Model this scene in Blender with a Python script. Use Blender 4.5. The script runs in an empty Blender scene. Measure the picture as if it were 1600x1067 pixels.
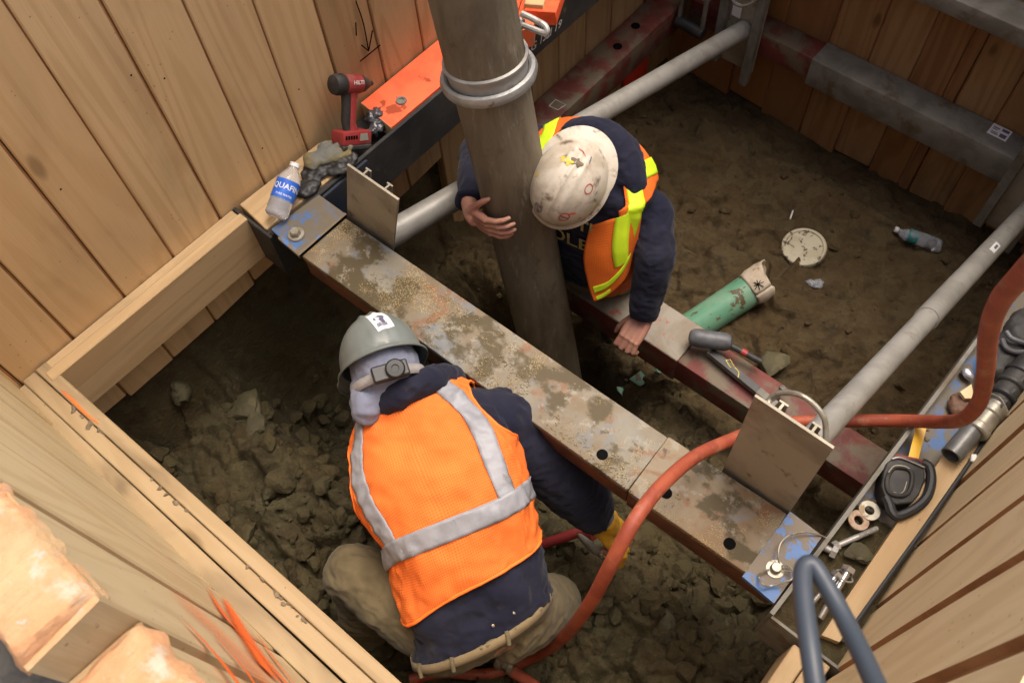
import bpy, bmesh, math, random
import numpy as np
from mathutils import Vector, Matrix, noise as mnoise
random.seed(7); rng = np.random.default_rng(7)
sc = bpy.context.scene
C = sc.collection
PI = math.pi

# ------------------------------------------------------------------ camera
CAM_H = 2.2
FPX = 1375.91
RIGHT = Vector((0.75663908, 0.651993, -0.04901464))
DOWN = Vector((0.54936855, -0.67460896, -0.49304862))
FWD = Vector((-0.35452996, 0.34613275, -0.86861996))
CAM = Vector((0, 0, CAM_H))
cd = bpy.data.cameras.new('camera'); cam = bpy.data.objects.new('camera', cd); C.objects.link(cam)
cd.sensor_width = 36.0; cd.lens = 36.0 * FPX / 1600.0
cd.clip_start = 0.02; cd.clip_end = 500
mw = Matrix.Identity(4)
for i in range(3):
    mw[i][0] = RIGHT[i]; mw[i][1] = -DOWN[i]; mw[i][2] = -FWD[i]; mw[i][3] = CAM[i]
cam.matrix_world = mw
cd.dof.use_dof = True; cd.dof.focus_distance = 2.75; cd.dof.aperture_fstop = 7.5
sc.camera = cam

# ------------------------------------------------------------------ light
SUN_EL, SUN_AZ = math.radians(72), math.radians(0)
w = bpy.data.worlds.new('World'); sc.world = w; w.use_nodes = True
nt = w.node_tree; bg = nt.nodes['Background']
sky = nt.nodes.new('ShaderNodeTexSky'); sky.sky_type = 'NISHITA'; sky.sun_disc = False
sky.sun_elevation = SUN_EL; sky.sun_rotation = SUN_AZ
sky.dust_density = 9.0; sky.air_density = 0.8; sky.ozone_density = 0.0
nt.links.new(sky.outputs[0], bg.inputs[0]); bg.inputs[1].default_value = 0.15
sd = bpy.data.lights.new('sun', 'SUN'); sd.energy = 1.0; sd.angle = math.radians(40); sd.color = (1, .96, .87)
so = bpy.data.objects.new('sun', sd); C.objects.link(so)
sdir = Vector((math.sin(SUN_AZ) * math.cos(SUN_EL), math.cos(SUN_AZ) * math.cos(SUN_EL), math.sin(SUN_EL)))
so.rotation_euler = (-sdir).to_track_quat('-Z', 'Y').to_euler()
so.location = sdir * 20
vs = sc.view_settings; vs.view_transform = 'Standard'; vs.look = 'None'; vs.gamma = 1.0; vs.use_curve_mapping = False
vs.exposure = 0.62

# ------------------------------------------------------------------ layout helpers
def ray(px, py): return RIGHT * ((px - 800) / FPX) + DOWN * ((py - 533.5) / FPX) + FWD
def P(px, py, X=None, Y=None, Z=None, d=None):
    r = ray(px, py)
    if d is not None: return CAM + r * d
    i, v = (0, X) if X is not None else ((1, Y) if Y is not None else (2, Z))
    return CAM + r * ((v - CAM[i]) / r[i])
def V(*a): return Vector(a)

# ------------------------------------------------------------------ mesh builder
class MB:
    def __init__(s): s.v = []; s.f = []; s.m = []; s.uv = {}
    def add(s, vs, fs, mi=0):
        o = len(s.v); s.v += [tuple(p) for p in vs]
        for f in fs: s.f.append(tuple(i + o for i in f)); s.m.append(mi)
        return s
    def obox(s, c, ax, ay, az, ch=0.0, mi=0):
        """box about c with half-axis vectors, chamfered edges"""
        c, ax, ay, az = Vector(c), Vector(ax), Vector(ay), Vector(az)
        L = [ax.length, ay.length, az.length]; U = [ax.normalized(), ay.normalized(), az.normalized()]
        if ch <= 0:
            vs = [c + ax * i + ay * j + az * k for i in (-1, 1) for j in (-1, 1) for k in (-1, 1)]
            fs = [(0, 1, 3, 2), (4, 6, 7, 5), (0, 4, 5, 1), (2, 3, 7, 6), (0, 2, 6, 4), (1, 5, 7, 3)]
            return s.add(vs, fs, mi)
        bm = bmesh.new(); bmesh.ops.create_cube(bm, size=2)
        for v in bm.verts: v.co = Vector((v.co[0] * L[0], v.co[1] * L[1], v.co[2] * L[2]))
        bmesh.ops.bevel(bm, geom=list(bm.edges), offset=min(ch, min(L) * .9), segments=2 if ch > .004 else 1, profile=.5, affect='EDGES')
        bm.verts.index_update()
        vs = [c + U[0] * v.co[0] + U[1] * v.co[1] + U[2] * v.co[2] for v in bm.verts]
        fs = [[v.index for v in f.verts] for f in bm.faces]
        if U[0].cross(U[1]).dot(U[2]) < 0: fs = [f[::-1] for f in fs]
        bm.free(); return s.add(vs, fs, mi)
    def box(s, x0, x1, y0, y1, z0, z1, ch=0.0, mi=0):
        return s.obox(((x0 + x1) / 2, (y0 + y1) / 2, (z0 + z1) / 2), ((x1 - x0) / 2, 0, 0), (0, (y1 - y0) / 2, 0), (0, 0, (z1 - z0) / 2), ch, mi)
    def tube(s, pts, r, n=12, cap=True, mi=0, flat=None):
        pts = [Vector(p) for p in pts]; N = len(pts)
        if not hasattr(r, '__len__'): r = [r] * N
        T = [(pts[min(i + 1, N - 1)] - pts[max(i - 1, 0)]).normalized() for i in range(N)]
        a = T[0].orthogonal().normalized() if flat is None else (Vector(flat) - T[0] * T[0].dot(Vector(flat))).normalized()
        vs = []
        for i in range(N):
            a = (a - T[i] * a.dot(T[i])).normalized(); b = T[i].cross(a)
            for k in range(n):
                t = 2 * PI * k / n; vs.append(pts[i] + (a * math.cos(t) + b * math.sin(t)) * r[i])
        fs = [(i * n + k, i * n + (k + 1) % n, (i + 1) * n + (k + 1) % n, (i + 1) * n + k) for i in range(N - 1) for k in range(n)]
        if cap: fs += [tuple(range(n))[::-1], tuple((N - 1) * n + k for k in range(n))]
        return s.add(vs, fs, mi)
    def lathe(s, o, axis, prof, n=24, mi=0, cap=True):
        o, axis = Vector(o), Vector(axis).normalized(); a = axis.orthogonal().normalized(); b = axis.cross(a)
        vs = [o + axis * h + (a * math.cos(2 * PI * k / n) + b * math.sin(2 * PI * k / n)) * r for r, h in prof for k in range(n)]
        N = len(prof)
        fs = [(i * n + k, i * n + (k + 1) % n, (i + 1) * n + (k + 1) % n, (i + 1) * n + k) for i in range(N - 1) for k in range(n)]
        if cap: fs += [tuple(range(n))[::-1], tuple((N - 1) * n + k for k in range(n))]
        return s.add(vs, fs, mi)
    def ell(s, c, ax, ay, az, nu=16, nv=10, mi=0):
        c, ax, ay, az = Vector(c), Vector(ax), Vector(ay), Vector(az); vs = [c - az]
        for j in range(1, nv):
            p = -PI / 2 + PI * j / nv
            for i in range(nu):
                t = 2 * PI * i / nu; vs.append(c + (ax * math.cos(t) + ay * math.sin(t)) * math.cos(p) + az * math.sin(p))
        vs.append(c + az); fs = [(0, 1 + (i + 1) % nu, 1 + i) for i in range(nu)]
        for j in range(nv - 2):
            for i in range(nu):
                a = 1 + j * nu; fs.append((a + i, a + (i + 1) % nu, a + nu + (i + 1) % nu, a + nu + i))
        a = 1 + (nv - 2) * nu; fs += [(a + i, a + (i + 1) % nu, len(vs) - 1) for i in range(nu)]
        if ax.cross(ay).dot(az) < 0: fs = [f[::-1] for f in fs]
        return s.add(vs, fs, mi)
    def prism(s, poly, off, mi=0):
        poly = [Vector(p) for p in poly]; off = Vector(off); n = len(poly)
        vs = poly + [p + off for p in poly]
        nrm = sum(((poly[i]-poly[0]).cross(poly[(i+1)%n]-poly[0]) for i in range(n)), Vector())
        fs = [tuple(range(n))[::-1], tuple(range(n, 2 * n))] + [(i, (i + 1) % n, n + (i + 1) % n, n + i) for i in range(n)]
        if nrm.dot(off) < 0: fs = [f[::-1] for f in fs]
        return s.add(vs, fs, mi)
    def grid(s, rows, mi=0):
        nr, nc = len(rows), len(rows[0]); vs = [p for r in rows for p in r]
        return s.add(vs, [(i * nc + j, i * nc + j + 1, (i + 1) * nc + j + 1, (i + 1) * nc + j) for i in range(nr - 1) for j in range(nc - 1)], mi)
    def mesh(s, name, mats, smooth=35):
        me = bpy.data.meshes.new(name); me.from_pydata(s.v, [], s.f)
        for m in (mats if isinstance(mats, (list, tuple)) else [mats]): me.materials.append(m)
        if len(me.materials) > 1: me.polygons.foreach_set('material_index', s.m)
        if smooth:
            me.polygons.foreach_set('use_smooth', [True] * len(me.polygons)); me.set_sharp_from_angle(angle=math.radians(smooth))
        me.validate(); me.update(); return me
    def build(s, name, mats, parent=None, smooth=35): return link(name, s.mesh(name, mats, smooth), parent)
def link(name, me, parent=None, loc=None):
    o = bpy.data.objects.new(name, me); C.objects.link(o)
    if parent is not None:
        o.parent = parent; root = parent; off = Vector()
        while root is not None: off += root.location; root = root.parent
        if loc is None: o.location = -off
        else: o.location = Vector(loc) - off
    elif loc is not None: o.location = loc
    return o
def tag(o, label, cat, group=None, kind=None):
    if label: o['label'] = label
    if cat: o['category'] = cat
    if group: o['group'] = group
    if kind: o['kind'] = kind
    return o
def thing(name, label, cat, loc=(0, 0, 0), group=None):
    o = bpy.data.objects.new(name, None); C.objects.link(o); o.location = loc; o.empty_display_size = .05; o['kind'] = 'thing'
    return tag(o, label, cat, group)
def struct(o): o['kind'] = 'structure'; return o
def crom(pts, k=8):
    """Catmull-Rom through tuples/vectors of any length"""
    p = np.array([list(q) for q in pts], float); out = []
    for i in range(len(p) - 1):
        a, b, c, d = p[max(i - 1, 0)], p[i], p[i + 1], p[min(i + 2, len(p) - 1)]
        for j in range(k):
            t = j / k; out.append(.5 * (2 * b + (c - a) * t + (2 * a - 5 * b + 4 * c - d) * t * t + (3 * b - a - 3 * c + d) * t ** 3))
    out.append(p[-1]); return np.array(out)
def nz(p, s=1.0): return mnoise.noise(Vector(p) * s)
def rock_mesh(mb, c, r, seed, sub=2, flat=(1, 1, .7), mi=0):
    bm = bmesh.new(); bmesh.ops.create_icosphere(bm, subdivisions=sub, radius=1)
    R = Matrix.Rotation(seed * 1.7, 3, 'Z') @ Matrix.Rotation(.5 * math.sin(seed * 3.1), 3, 'X')
    off = Vector((seed * 3.7, seed * 1.3, seed * 2.1)); vs = []
    for v in bm.verts:
        d = v.co.normalized(); k = 1 + .38 * mnoise.noise(d * 1.2 + off) + .16 * mnoise.noise(d * 3.2 + off)
        q = d * k; q = Vector((q[0] * flat[0], q[1] * flat[1], q[2] * flat[2]))
        for pl in range(5):
            n = Vector((math.sin(seed * 5 + pl * 2.4), math.cos(seed * 3 + pl * 1.9), math.sin(seed + pl * 3.3))).normalized()
            e = q.dot(n) - .62
            if e > 0: q -= n * e * .85
        vs.append(Vector(c) + R @ (q * r))
    bm.verts.index_update(); mb.add(vs, [[v.index for v in f.verts] for f in bm.faces], mi); bm.free(); return mb

# ------------------------------------------------------------------ materials
class NT:
    def __init__(s, name):
        s.m = bpy.data.materials.new(name); s.m.use_nodes = True; s.t = s.m.node_tree; s.b = s.t.nodes['Principled BSDF']
        s.co = s.t.nodes.new('ShaderNodeTexCoord').outputs['Object']
    def n(s, k, **a):
        o = s.t.nodes.new(k)
        for x, y in a.items(): setattr(o, x, y)
        return o
    def L(s, a, b): s.t.links.new(a, b)
    def val(s, sock, v):
        if hasattr(v, 'is_output') or isinstance(v, bpy.types.NodeSocket): s.L(v, sock)
        else: sock.default_value = v
    def map(s, v, scale=(1, 1, 1), rot=(0, 0, 0)):
        o = s.n('ShaderNodeMapping'); s.L(v, o.inputs[0]); o.inputs['Scale'].default_value = scale; o.inputs['Rotation'].default_value = rot; return o.outputs[0]
    def noise(s, v=None, scale=5, detail=4, rough=.55, dist=0.0):
        o = s.n('ShaderNodeTexNoise'); s.L(v or s.co, o.inputs['Vector']); o.inputs['Scale'].default_value = scale
        o.inputs['Detail'].default_value = detail; o.inputs['Roughness'].default_value = rough; o.inputs['Distortion'].default_value = dist; return o.outputs['Fac']
    def voro(s, v=None, scale=5, feature='F1', out='Distance', rnd=1.0):
        o = s.n('ShaderNodeTexVoronoi', feature=feature); s.L(v or s.co, o.inputs['Vector']); o.inputs['Scale'].default_value = scale
        o.inputs['Randomness'].default_value = rnd; return o.outputs[out]
    def math(s, op, a, b=0.0, c=None):
        o = s.n('ShaderNodeMath', operation=op); s.val(o.inputs[0], a); s.val(o.inputs[1], b)
        if c is not None: s.val(o.inputs[2], c)
        return o.outputs[0]
    def ramp(s, f, a, b):
        """smooth 0..1 from a to b"""
        o = s.n('ShaderNodeMapRange', interpolation_type='SMOOTHSTEP'); s.val(o.inputs[0], f); o.inputs[1].default_value = a; o.inputs[2].default_value = b; return o.outputs[0]
    def mix(s, f, a, b):
        o = s.n('ShaderNodeMix', data_type='RGBA'); s.val(o.inputs[0], f)
        for i, c in ((6, a), (7, b)):
            if isinstance(c, tuple): o.inputs[i].default_value = c if len(c) == 4 else (*c, 1)
            else: s.L(c, o.inputs[i])
        return o.outputs[2]
    def col(s, c): s.val(s.b.inputs['Base Color'], c if not isinstance(c, tuple) else (*c, 1)); return s
    def rough(s, v): s.val(s.b.inputs['Roughness'], v); return s
    def metal(s, v): s.val(s.b.inputs['Metallic'], v); return s
    def bump(s, h, strength=.3, dist=.01):
        o = s.n('ShaderNodeBump'); o.inputs['Strength'].default_value = strength; o.inputs['Distance'].default_value = dist
        s.L(h, o.inputs['Height']); s.L(o.outputs[0], s.b.inputs['Normal']); return s
    def sep(s, v, i):
        o = s.n('ShaderNodeSeparateXYZ'); s.L(v, o.inputs[0]); return o.outputs[i]
    def rnd(s): return s.n('ShaderNodeObjectInfo').outputs['Random']
    def shifted(s, k=37.0):
        r = s.rnd(); o = s.n('ShaderNodeCombineXYZ')
        s.L(s.math('MULTIPLY', r, k), o.inputs[0]); s.L(s.math('MULTIPLY', r, k * .7), o.inputs[1]); s.L(s.math('MULTIPLY', r, k * 1.9), o.inputs[2])
        a = s.n('ShaderNodeVectorMath', operation='ADD'); s.L(s.co, a.inputs[0]); s.L(o.outputs[0], a.inputs[1]); return a.outputs[0]

def wood(name, base, late, tint, dirt=(.09, .06, .035), dirt_amt=.35, axis=2, rough=.62, knots=True, ring=9.0, var=.45):
    s = NT(name); v = s.shifted()
    sc_ = [1, 1, 1]; sc_[axis] = .09
    vm = s.map(v, tuple(sc_))
    low = s.noise(vm, 4.5, 2, .5, .6)
    ringv = s.math('SINE', s.math('MULTIPLY', low, 2 * PI * ring))
    ringv = s.ramp(ringv, -.2, 1.0)
    sf = [1, 1, 1]; sf[axis] = .02
    fib = s.noise(s.map(v, tuple(sf)), 260, 3, .6)
    broad = s.noise(s.map(v, tuple(1 if i != axis else .35 for i in range(3))), 5, 4, .6, .5)
    c = s.mix(s.math('MULTIPLY', ringv, .5), base, late)
    c = s.mix(s.math('MULTIPLY', s.ramp(fib, .4, .75), .28), c, late)
    c = s.mix(s.math('MULTIPLY', s.rnd(), var), c, tint)
    c = s.mix(s.math('MULTIPLY', s.ramp(broad, .5, .78), dirt_amt), c, dirt)
    h = s.math('ADD', s.math('MULTIPLY', fib, .6), s.math('MULTIPLY', ringv, .25))
    if knots:
        sk = [5.5, 5.5, 5.5]; sk[axis] = 1.9
        kd = s.voro(s.map(v, tuple(sk)), 1.0)
        k = s.math('SUBTRACT', 1.0, s.ramp(kd, .055, .12)); gate = s.ramp(s.noise(v, 1.7, 1), .40, .46)
        k = s.math('MULTIPLY', k, gate)
        c = s.mix(s.math('MULTIPLY', k, .75), c, tuple(x * .28 for x in late))
        halo = s.math('MULTIPLY', s.math('MULTIPLY', s.math('SUBTRACT', 1.0, s.ramp(kd, .08, .3)), gate), .3)
        c = s.mix(halo, c, late)
    spk = s.math('SUBTRACT', 1.0, s.ramp(s.voro(v, 38), .05, .13)); spk = s.math('MULTIPLY', spk, s.ramp(s.noise(v, 3, 2), .52, .6))
    c = s.mix(s.math('MULTIPLY', spk, .6), c, dirt)
    s.col(c).rough(rough).bump(h, .35, .0025); s.b.inputs['Specular IOR Level'].default_value = .3
    return s.m
def mottle(name, c1, c2, c3=None, scale=6, rough=.6, bump=.2, bscale=60, metal=0.0, lo=.4, hi=.65, scale3=14, lo3=.55, hi3=.62, bdist=.004, spec=.4, r2=None):
    s = NT(name); v = s.shifted()
    n1 = s.noise(v, scale, 6, .62, .4); f1 = s.ramp(n1, lo, hi); c = s.mix(f1, c1, c2)
    if c3: c = s.mix(s.ramp(s.noise(v, scale3, 6, .6, .3), lo3, hi3), c, c3)
    s.col(c).rough(rough if r2 is None else s.math('ADD', s.math('MULTIPLY', f1, r2 - rough), rough)).metal(metal)
    if bump: s.bump(s.math('ADD', s.noise(v, bscale, 5, .6), s.math('MULTIPLY', n1, .6)), bump, bdist)
    s.b.inputs['Specular IOR Level'].default_value = spec
    return s.m
def plain(name, c, rough=.5, metal=0.0, **k):
    s = NT(name); s.col(c).rough(rough).metal(metal)
    for a, b in k.items(): s.b.inputs[a.replace('_', ' ')].default_value = b
    return s.m

M = {}
M['woodA'] = wood('fir_planks', (.64, .45, .24), (.50, .32, .15), (.58, .375, .18), dirt_amt=.24)
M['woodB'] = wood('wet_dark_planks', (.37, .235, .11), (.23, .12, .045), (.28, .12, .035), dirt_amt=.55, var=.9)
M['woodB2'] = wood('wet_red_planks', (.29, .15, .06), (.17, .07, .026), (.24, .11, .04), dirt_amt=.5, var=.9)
M['woodC'] = wood('pale_planks', (.62, .49, .275), (.47, .335, .16), (.56, .47, .30), dirt_amt=.28, ring=12)
M['woodD'] = wood('clean_pale_planks', (.74, .58, .335), (.60, .43, .215), (.74, .60, .36), dirt_amt=.14, ring=12)
M['rebate'] = mottle('stained_plank_edge', (.34, .17, .07), (.25, .11, .04), scale=8, rough=.7, bump=.2)
M['wale_wood'] = wood('wale_timber', (.52, .365, .195), (.38, .235, .105), (.50, .38, .225), dirt_amt=.35, axis=1)
M['wale_woodx'] = wood('wale_timber_long', (.38, .27, .145), (.28, .18, .08), (.36, .28, .17), dirt_amt=.75, axis=0)
M['dirty_wood'] = wood('muddy_timber', (.30, .20, .11), (.2, .11, .05), (.25, .16, .08), dirt_amt=.8, axis=1)
M['steel_rust'] = mottle('muddy_rusty_steel', (.20, .155, .105), (.235, .215, .185), (.14, .075, .035), scale=4, rough=.6, bump=.3, bscale=45, lo=.4, hi=.62, scale3=9, lo3=.6, hi3=.7)
M['steel_dark'] = mottle('black_steel', (.022, .023, .025), (.045, .042, .038), (.11, .09, .065), scale=9, rough=.5, bump=.2, lo3=.6, hi3=.72)
M['steel_gray'] = mottle('grey_painted_steel', (.20, .19, .16), (.14, .13, .105), (.12, .09, .055), scale=8, rough=.65, bump=.45, bscale=35, scale3=11, lo3=.52, hi3=.70)
M['steel_red'] = mottle('worn_red_steel', (.15, .032, .024), (.095, .024, .018), (.13, .10, .065), scale=7, rough=.6, bump=.3, scale3=9, lo3=.44, hi3=.62)
M['rust_side'] = mottle('rust_brown_steel', (.13, .05, .022), (.075, .032, .016), (.16, .11, .07), scale=10, rough=.7, bump=.3, lo3=.6, hi3=.72)
M['blue_plate'] = mottle('chipped_blue_paint', (.075, .17, .40), (.06, .14, .33), (.15, .115, .075), scale=12, rough=.5, bump=.25, scale3=13, lo3=.46, hi3=.5)
M['blue_dirty'] = mottle('muddy_blue_paint', (.05, .12, .28), (.13, .105, .07), (.12, .10, .07), scale=10, rough=.55, bump=.25, scale3=22, lo3=.42, hi3=.55, lo=.4, hi=.55)
M['navy_steel'] = mottle('dark_blue_steel', (.016, .032, .075), (.03, .033, .04), scale=8, rough=.45, bump=.15)
M['galv'] = mottle('galvanised_pipe', (.37, .36, .33), (.29, .28, .255), (.20, .16, .115), scale=11, rough=.42, bump=.12, metal=.35, scale3=10, lo3=.6, hi3=.75)
M['alu'] = mottle('oxidised_aluminium', (.36, .325, .25), (.25, .22, .165), (.15, .115, .07), scale=6, rough=.5, bump=.2, metal=.2, scale3=17, lo3=.58, hi3=.72)
M['alu_edge'] = plain('bare_aluminium', (.55, .53, .48), .35, .6)
M['chrome'] = plain('bright_zinc', (.62, .62, .60), .25, .9)
M['zinc_dull'] = mottle('dull_zinc', (.34, .32, .27), (.26, .235, .18), (.17, .12, .07), scale=30, rough=.4, metal=.5, bump=.1)
M['pipe'] = mottle('muddy_grey_pipe', (.215, .18, .125), (.155, .122, .078), (.26, .235, .19), scale=5, rough=.6, bump=.3, bscale=30, scale3=8, lo3=.58, hi3=.75)
s = NT('muddy_grey_pipe'); v = s.map(s.co, (1, 1, .22))
c = s.mix(s.ramp(s.noise(v, 9, 7, .65, .4), .38, .64), (.17, .14, .095), (.10, .078, .05)); c = s.mix(s.math('MULTIPLY', s.ramp(s.noise(v, 26, 6, .7), .56, .7), .7), c, (.27, .24, .185)); c = s.mix(s.math('MULTIPLY', s.ramp(s.noise(None, 13, 7, .7), .60, .68), .7), c, (.07, .05, .03))
s.col(c).rough(.6).bump(s.math('ADD', s.noise(v, 40, 5, .7), s.noise(None, 18, 6)), .4, .005); M['pipe'] = s.m
M['orange_paint'] = mottle('fluorescent_orange_paint', (1.0, .16, .06), (.92, .12, .045), (.38, .06, .02), scale=10, rough=.55, bump=.2, scale3=9, lo3=.59, hi3=.61)
M['orange_paint2'] = mottle('orange_spray', (.92, .13, .035), (.8, .10, .03), scale=30, rough=.6, bump=.1)
M['black'] = plain('black_rubber', (.02, .02, .021), .5)
M['black2'] = mottle('dusty_black_rubber', (.024, .023, .022), (.05, .045, .04), scale=14, rough=.6, bump=.2)
M['gray_rubber'] = mottle('grey_rubber', (.10, .105, .115), (.07, .07, .075), scale=20, rough=.45, bump=.15)
M['white'] = plain('white_plastic', (.72, .72, .70), .4)
M['offwhite'] = mottle('muddy_white_plastic', (.46, .42, .30), (.38, .33, .22), (.08, .055, .03), scale=8, rough=.5, bump=.15, scale3=30, lo3=.57, hi3=.60)
M['green'] = mottle('green_pvc', (.12, .30, .19), (.19, .34, .23), (.11, .08, .045), scale=6, rough=.4, bump=.1, scale3=14, lo3=.56, hi3=.6)
M['insul'] = mottle('dirty_white_wrap', (.55, .47, .37), (.42, .34, .25), (.16, .11, .07), scale=10, rough=.8, bump=.5, bscale=40, scale3=20, lo3=.6, hi3=.68)
M['hose'] = mottle('dusty_red_rubber', (.33, .075, .036), (.25, .050, .027), (.34, .17, .10), scale=14, rough=.55, bump=.25, bscale=90, scale3=24, lo3=.55, hi3=.74)
M['cable'] = plain('blue_grey_cable', (.04, .05, .064), .45)
M['dry_mud'] = mottle('dry_mud', (.20, .155, .10), (.13, .10, .06), scale=40, rough=.95, bump=.3)
M['rock'] = mottle('grey_green_shale', (.085, .075, .038), (.062, .052, .026), (.11, .095, .05), scale=9, rough=.8, bump=.6, bscale=30, bdist=.01)
M['yellow'] = plain('yellow_tape_blade', (.80, .45, .02), .4)
M['yellow_ink'] = plain('yellow_ink', (.65, .55, .08), .6)
M['ink'] = plain('black_marker', (.006, .006, .006), 1.0, 0, Specular_IOR_Level=0.0)
M['chalk'] = plain('white_paint_marker', (.55, .54, .50), .7)
M['tool_red'] = mottle('scuffed_red_plastic', (.30, .035, .034), (.23, .03, .028), (.2, .12, .09), scale=20, rough=.5, bump=.1, lo3=.58, hi3=.75)
M['glovegray'] = mottle('grey_work_glove', (.14, .145, .13), (.19, .15, .06), scale=12, rough=.85, bump=.5, bscale=160)

# soil
s = NT('excavated_soil'); v = s.co
n1 = s.noise(v, 2.2, 6, .6, .3); n2 = s.noise(v, 11, 8, .66); n3 = s.noise(v, 70, 5, .65)
c = s.mix(s.ramp(n1, .35, .65), (.068, .051, .022), (.058, .050, .025))
bk_ = s.ramp(s.sep(v, 1), 1.15, 1.8); c = s.mix(s.math('MULTIPLY', bk_, .75), c, (.088, .056, .025))
cv = s.n('ShaderNodeTexVoronoi'); s.L(v, cv.inputs['Vector']); cv.inputs['Scale'].default_value = 16; bw = s.n('ShaderNodeRGBToBW'); s.L(cv.outputs['Color'], bw.inputs[0])
c = s.mix(s.math('MULTIPLY', s.ramp(bw.outputs[0], .45, .8), .4), c, (.052, .034, .015)); c = s.mix(s.math('MULTIPLY', s.ramp(bw.outputs[0], .45, .2), .3), c, (.10, .082, .042))
c = s.mix(s.ramp(n2, .5, .72), c, (.036, .027, .0125)); c = s.mix(s.ramp(n3, .58, .74), c, (.115, .092, .05))
s.col(c).rough(s.math('SUBTRACT', .95, s.math('MULTIPLY', s.ramp(n1, .5, .7), .25))).bump(s.math('ADD', n2, s.math('MULTIPLY', n3, .6)), 1.0, .016)
s.b.inputs['Specular IOR Level'].default_value = .25
M['soil'] = s.m
M['ground'] = mottle('gravel_ground', (.10, .09, .075), (.06, .055, .05), scale=30, rough=.9, bump=.6)

# rusty main beam: mud patches, sawdust clusters, blue flecks
def beam_top(name, sand=1.0, b1=(.165, .125, .075), b2=(.215, .20, .16)):
    s = NT(name); v = s.co
    big = s.noise(v, 3.2, 6, .6, .5); med = s.noise(v, 11, 6, .62, .4); fin = s.noise(v, 90, 4, .65)
    c = s.mix(s.ramp(big, .38, .62), b1, b2)
    c = s.mix(s.math('MULTIPLY', s.ramp(s.noise(v, 6, 5, .65, .6), .52, .62), .6), c, (.14, .17, .20))
    c = s.mix(s.math('MULTIPLY', s.ramp(s.noise(v, 7.5, 5, .65, .6), .56, .66), .75), c, (.20, .085, .038))
    c = s.mix(s.ramp(s.noise(s.map(v, (1, 1.3, 1)), 4.6, 5, .6), .49, .55), c, (.075, .056, .025))
    c = s.mix(s.math('MULTIPLY', s.ramp(s.noise(v, 19, 6, .7), .56, .64), .7), c, (.28, .255, .20)); c = s.mix(s.math('MULTIPLY', s.ramp(s.noise(v, 24, 6, .7), .60, .68), .8), c, (.07, .045, .025))
    sp = s.math('SUBTRACT', 1.0, s.ramp(s.voro(s.map(v, (1, 2.2, 1), (0, 0, .7)), 190), .15, .5)); cl = s.ramp(s.noise(v, 5.2, 5, .68), .50, .58)
    sd_ = s.math('MULTIPLY', s.math('MULTIPLY', sp, cl), sand)
    c = s.mix(sd_, c, (.50, .37, .17))
    s.col(c).rough(.72).metal(.08).bump(s.math('ADD', s.math('ADD', med, s.math('MULTIPLY', fin, .4)), sd_), .5, .004); return s.m
M['beam'] = beam_top('rusty_beam_with_sawdust')
M['beam2'] = beam_top('rusty_sleeve_with_dirt', .8, (.19, .125, .065), (.225, .185, .125))

# textiles
def cloth(name, c1, c2, weave=900, bump=.25, rough=.9, dirt=None):
    s = NT(name); v = s.co
    n = s.noise(v, 9, 5, .6, .4); c = s.mix(s.ramp(n, .35, .7), c1, c2)
    if dirt: c = s.mix(s.math('MULTIPLY', s.ramp(s.noise(v, 14, 6, .7), .58, .72), .55), c, dirt)
    s.col(c).rough(rough).bump(s.math('ADD', s.noise(v, weave * .25, 2), s.math('MULTIPLY', s.noise(v, 30, 4), .8)), bump, .003)
    s.b.inputs['Specular IOR Level'].default_value = .15; s.b.inputs['Sheen Weight'].default_value = .08; return s.m
M['navy'] = cloth('navy_fleece', (.010, .011, .024), (.017, .018, .032), dirt=(.04, .038, .04))
M['khaki'] = cloth('khaki_canvas', (.155, .125, .070), (.11, .088, .048), dirt=(.09, .065, .035))
M['belt'] = cloth('tan_waistband', (.22, .165, .09), (.17, .125, .068), dirt=(.1, .075, .04))
M['bala'] = cloth('lavender_grey_knit', (.19, .205, .27), (.155, .17, .23))
M['reflect'] = mottle('reflective_silver_tape', (.27, .275, .30), (.22, .225, .245), (.15, .145, .14), scale=16, rough=.45, bump=.35, bscale=30, scale3=18, lo3=.6, hi3=.72)
M['lime'] = mottle('lime_reflective_tape', (.55, .75, .02), (.48, .68, .015), (.30, .40, .02), scale=12, rough=.6, bump=.3, bscale=40, lo3=.62, hi3=.75)
M['glove'] = cloth('yellow_leather_glove', (.58, .31, .02), (.50, .26, .018), dirt=(.25, .14, .03))
M['cuff'] = cloth('grey_knit_cuff', (.21, .21, .23), (.16, .16, .18))
M['boot'] = cloth('muddy_leather', (.07, .045, .025), (.05, .035, .02), rough=.7)
def vest(name, c1, c2, dirt):
    s = NT(name); uv = s.n('ShaderNodeUVMap'); uv.uv_map = 'UVMap'; u = uv.outputs[0]
    mp = s.map(u, (190, 190, 1)); d = s.voro(mp, 1.0, rnd=.0)
    hole = s.math('SUBTRACT', 1.0, s.ramp(d, .2, .42))
    n = s.noise(s.co, 8, 5, .6); c = s.mix(s.ramp(n, .35, .7), c1, c2)
    c = s.mix(s.math('MULTIPLY', hole, .5), c, (.33, .075, .01))
    c = s.mix(s.math('MULTIPLY', s.ramp(s.noise(s.co, 12, 7, .72), .60, .76), .6), c, dirt)
    s.col(c).rough(.8).bump(s.math('SUBTRACT', s.math('MULTIPLY', s.noise(s.co, 22, 4), .8), s.math('MULTIPLY', hole, .5)), .35, .004)
    s.b.inputs['Specular IOR Level'].default_value = .2; return s.m
M['vest1'] = vest('orange_mesh_fabric', (.86, .195, .038), (.78, .16, .030), (.30, .09, .03))
M['vest2'] = vest('worn_orange_fabric', (.75, .16, .02), (.62, .115, .018), (.25, .07, .02))
s = NT('skin'); n = s.noise(None, 12, 5, .6); c = s.mix(s.ramp(n, .3, .7), (.42, .215, .15), (.36, .16, .115))
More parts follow.
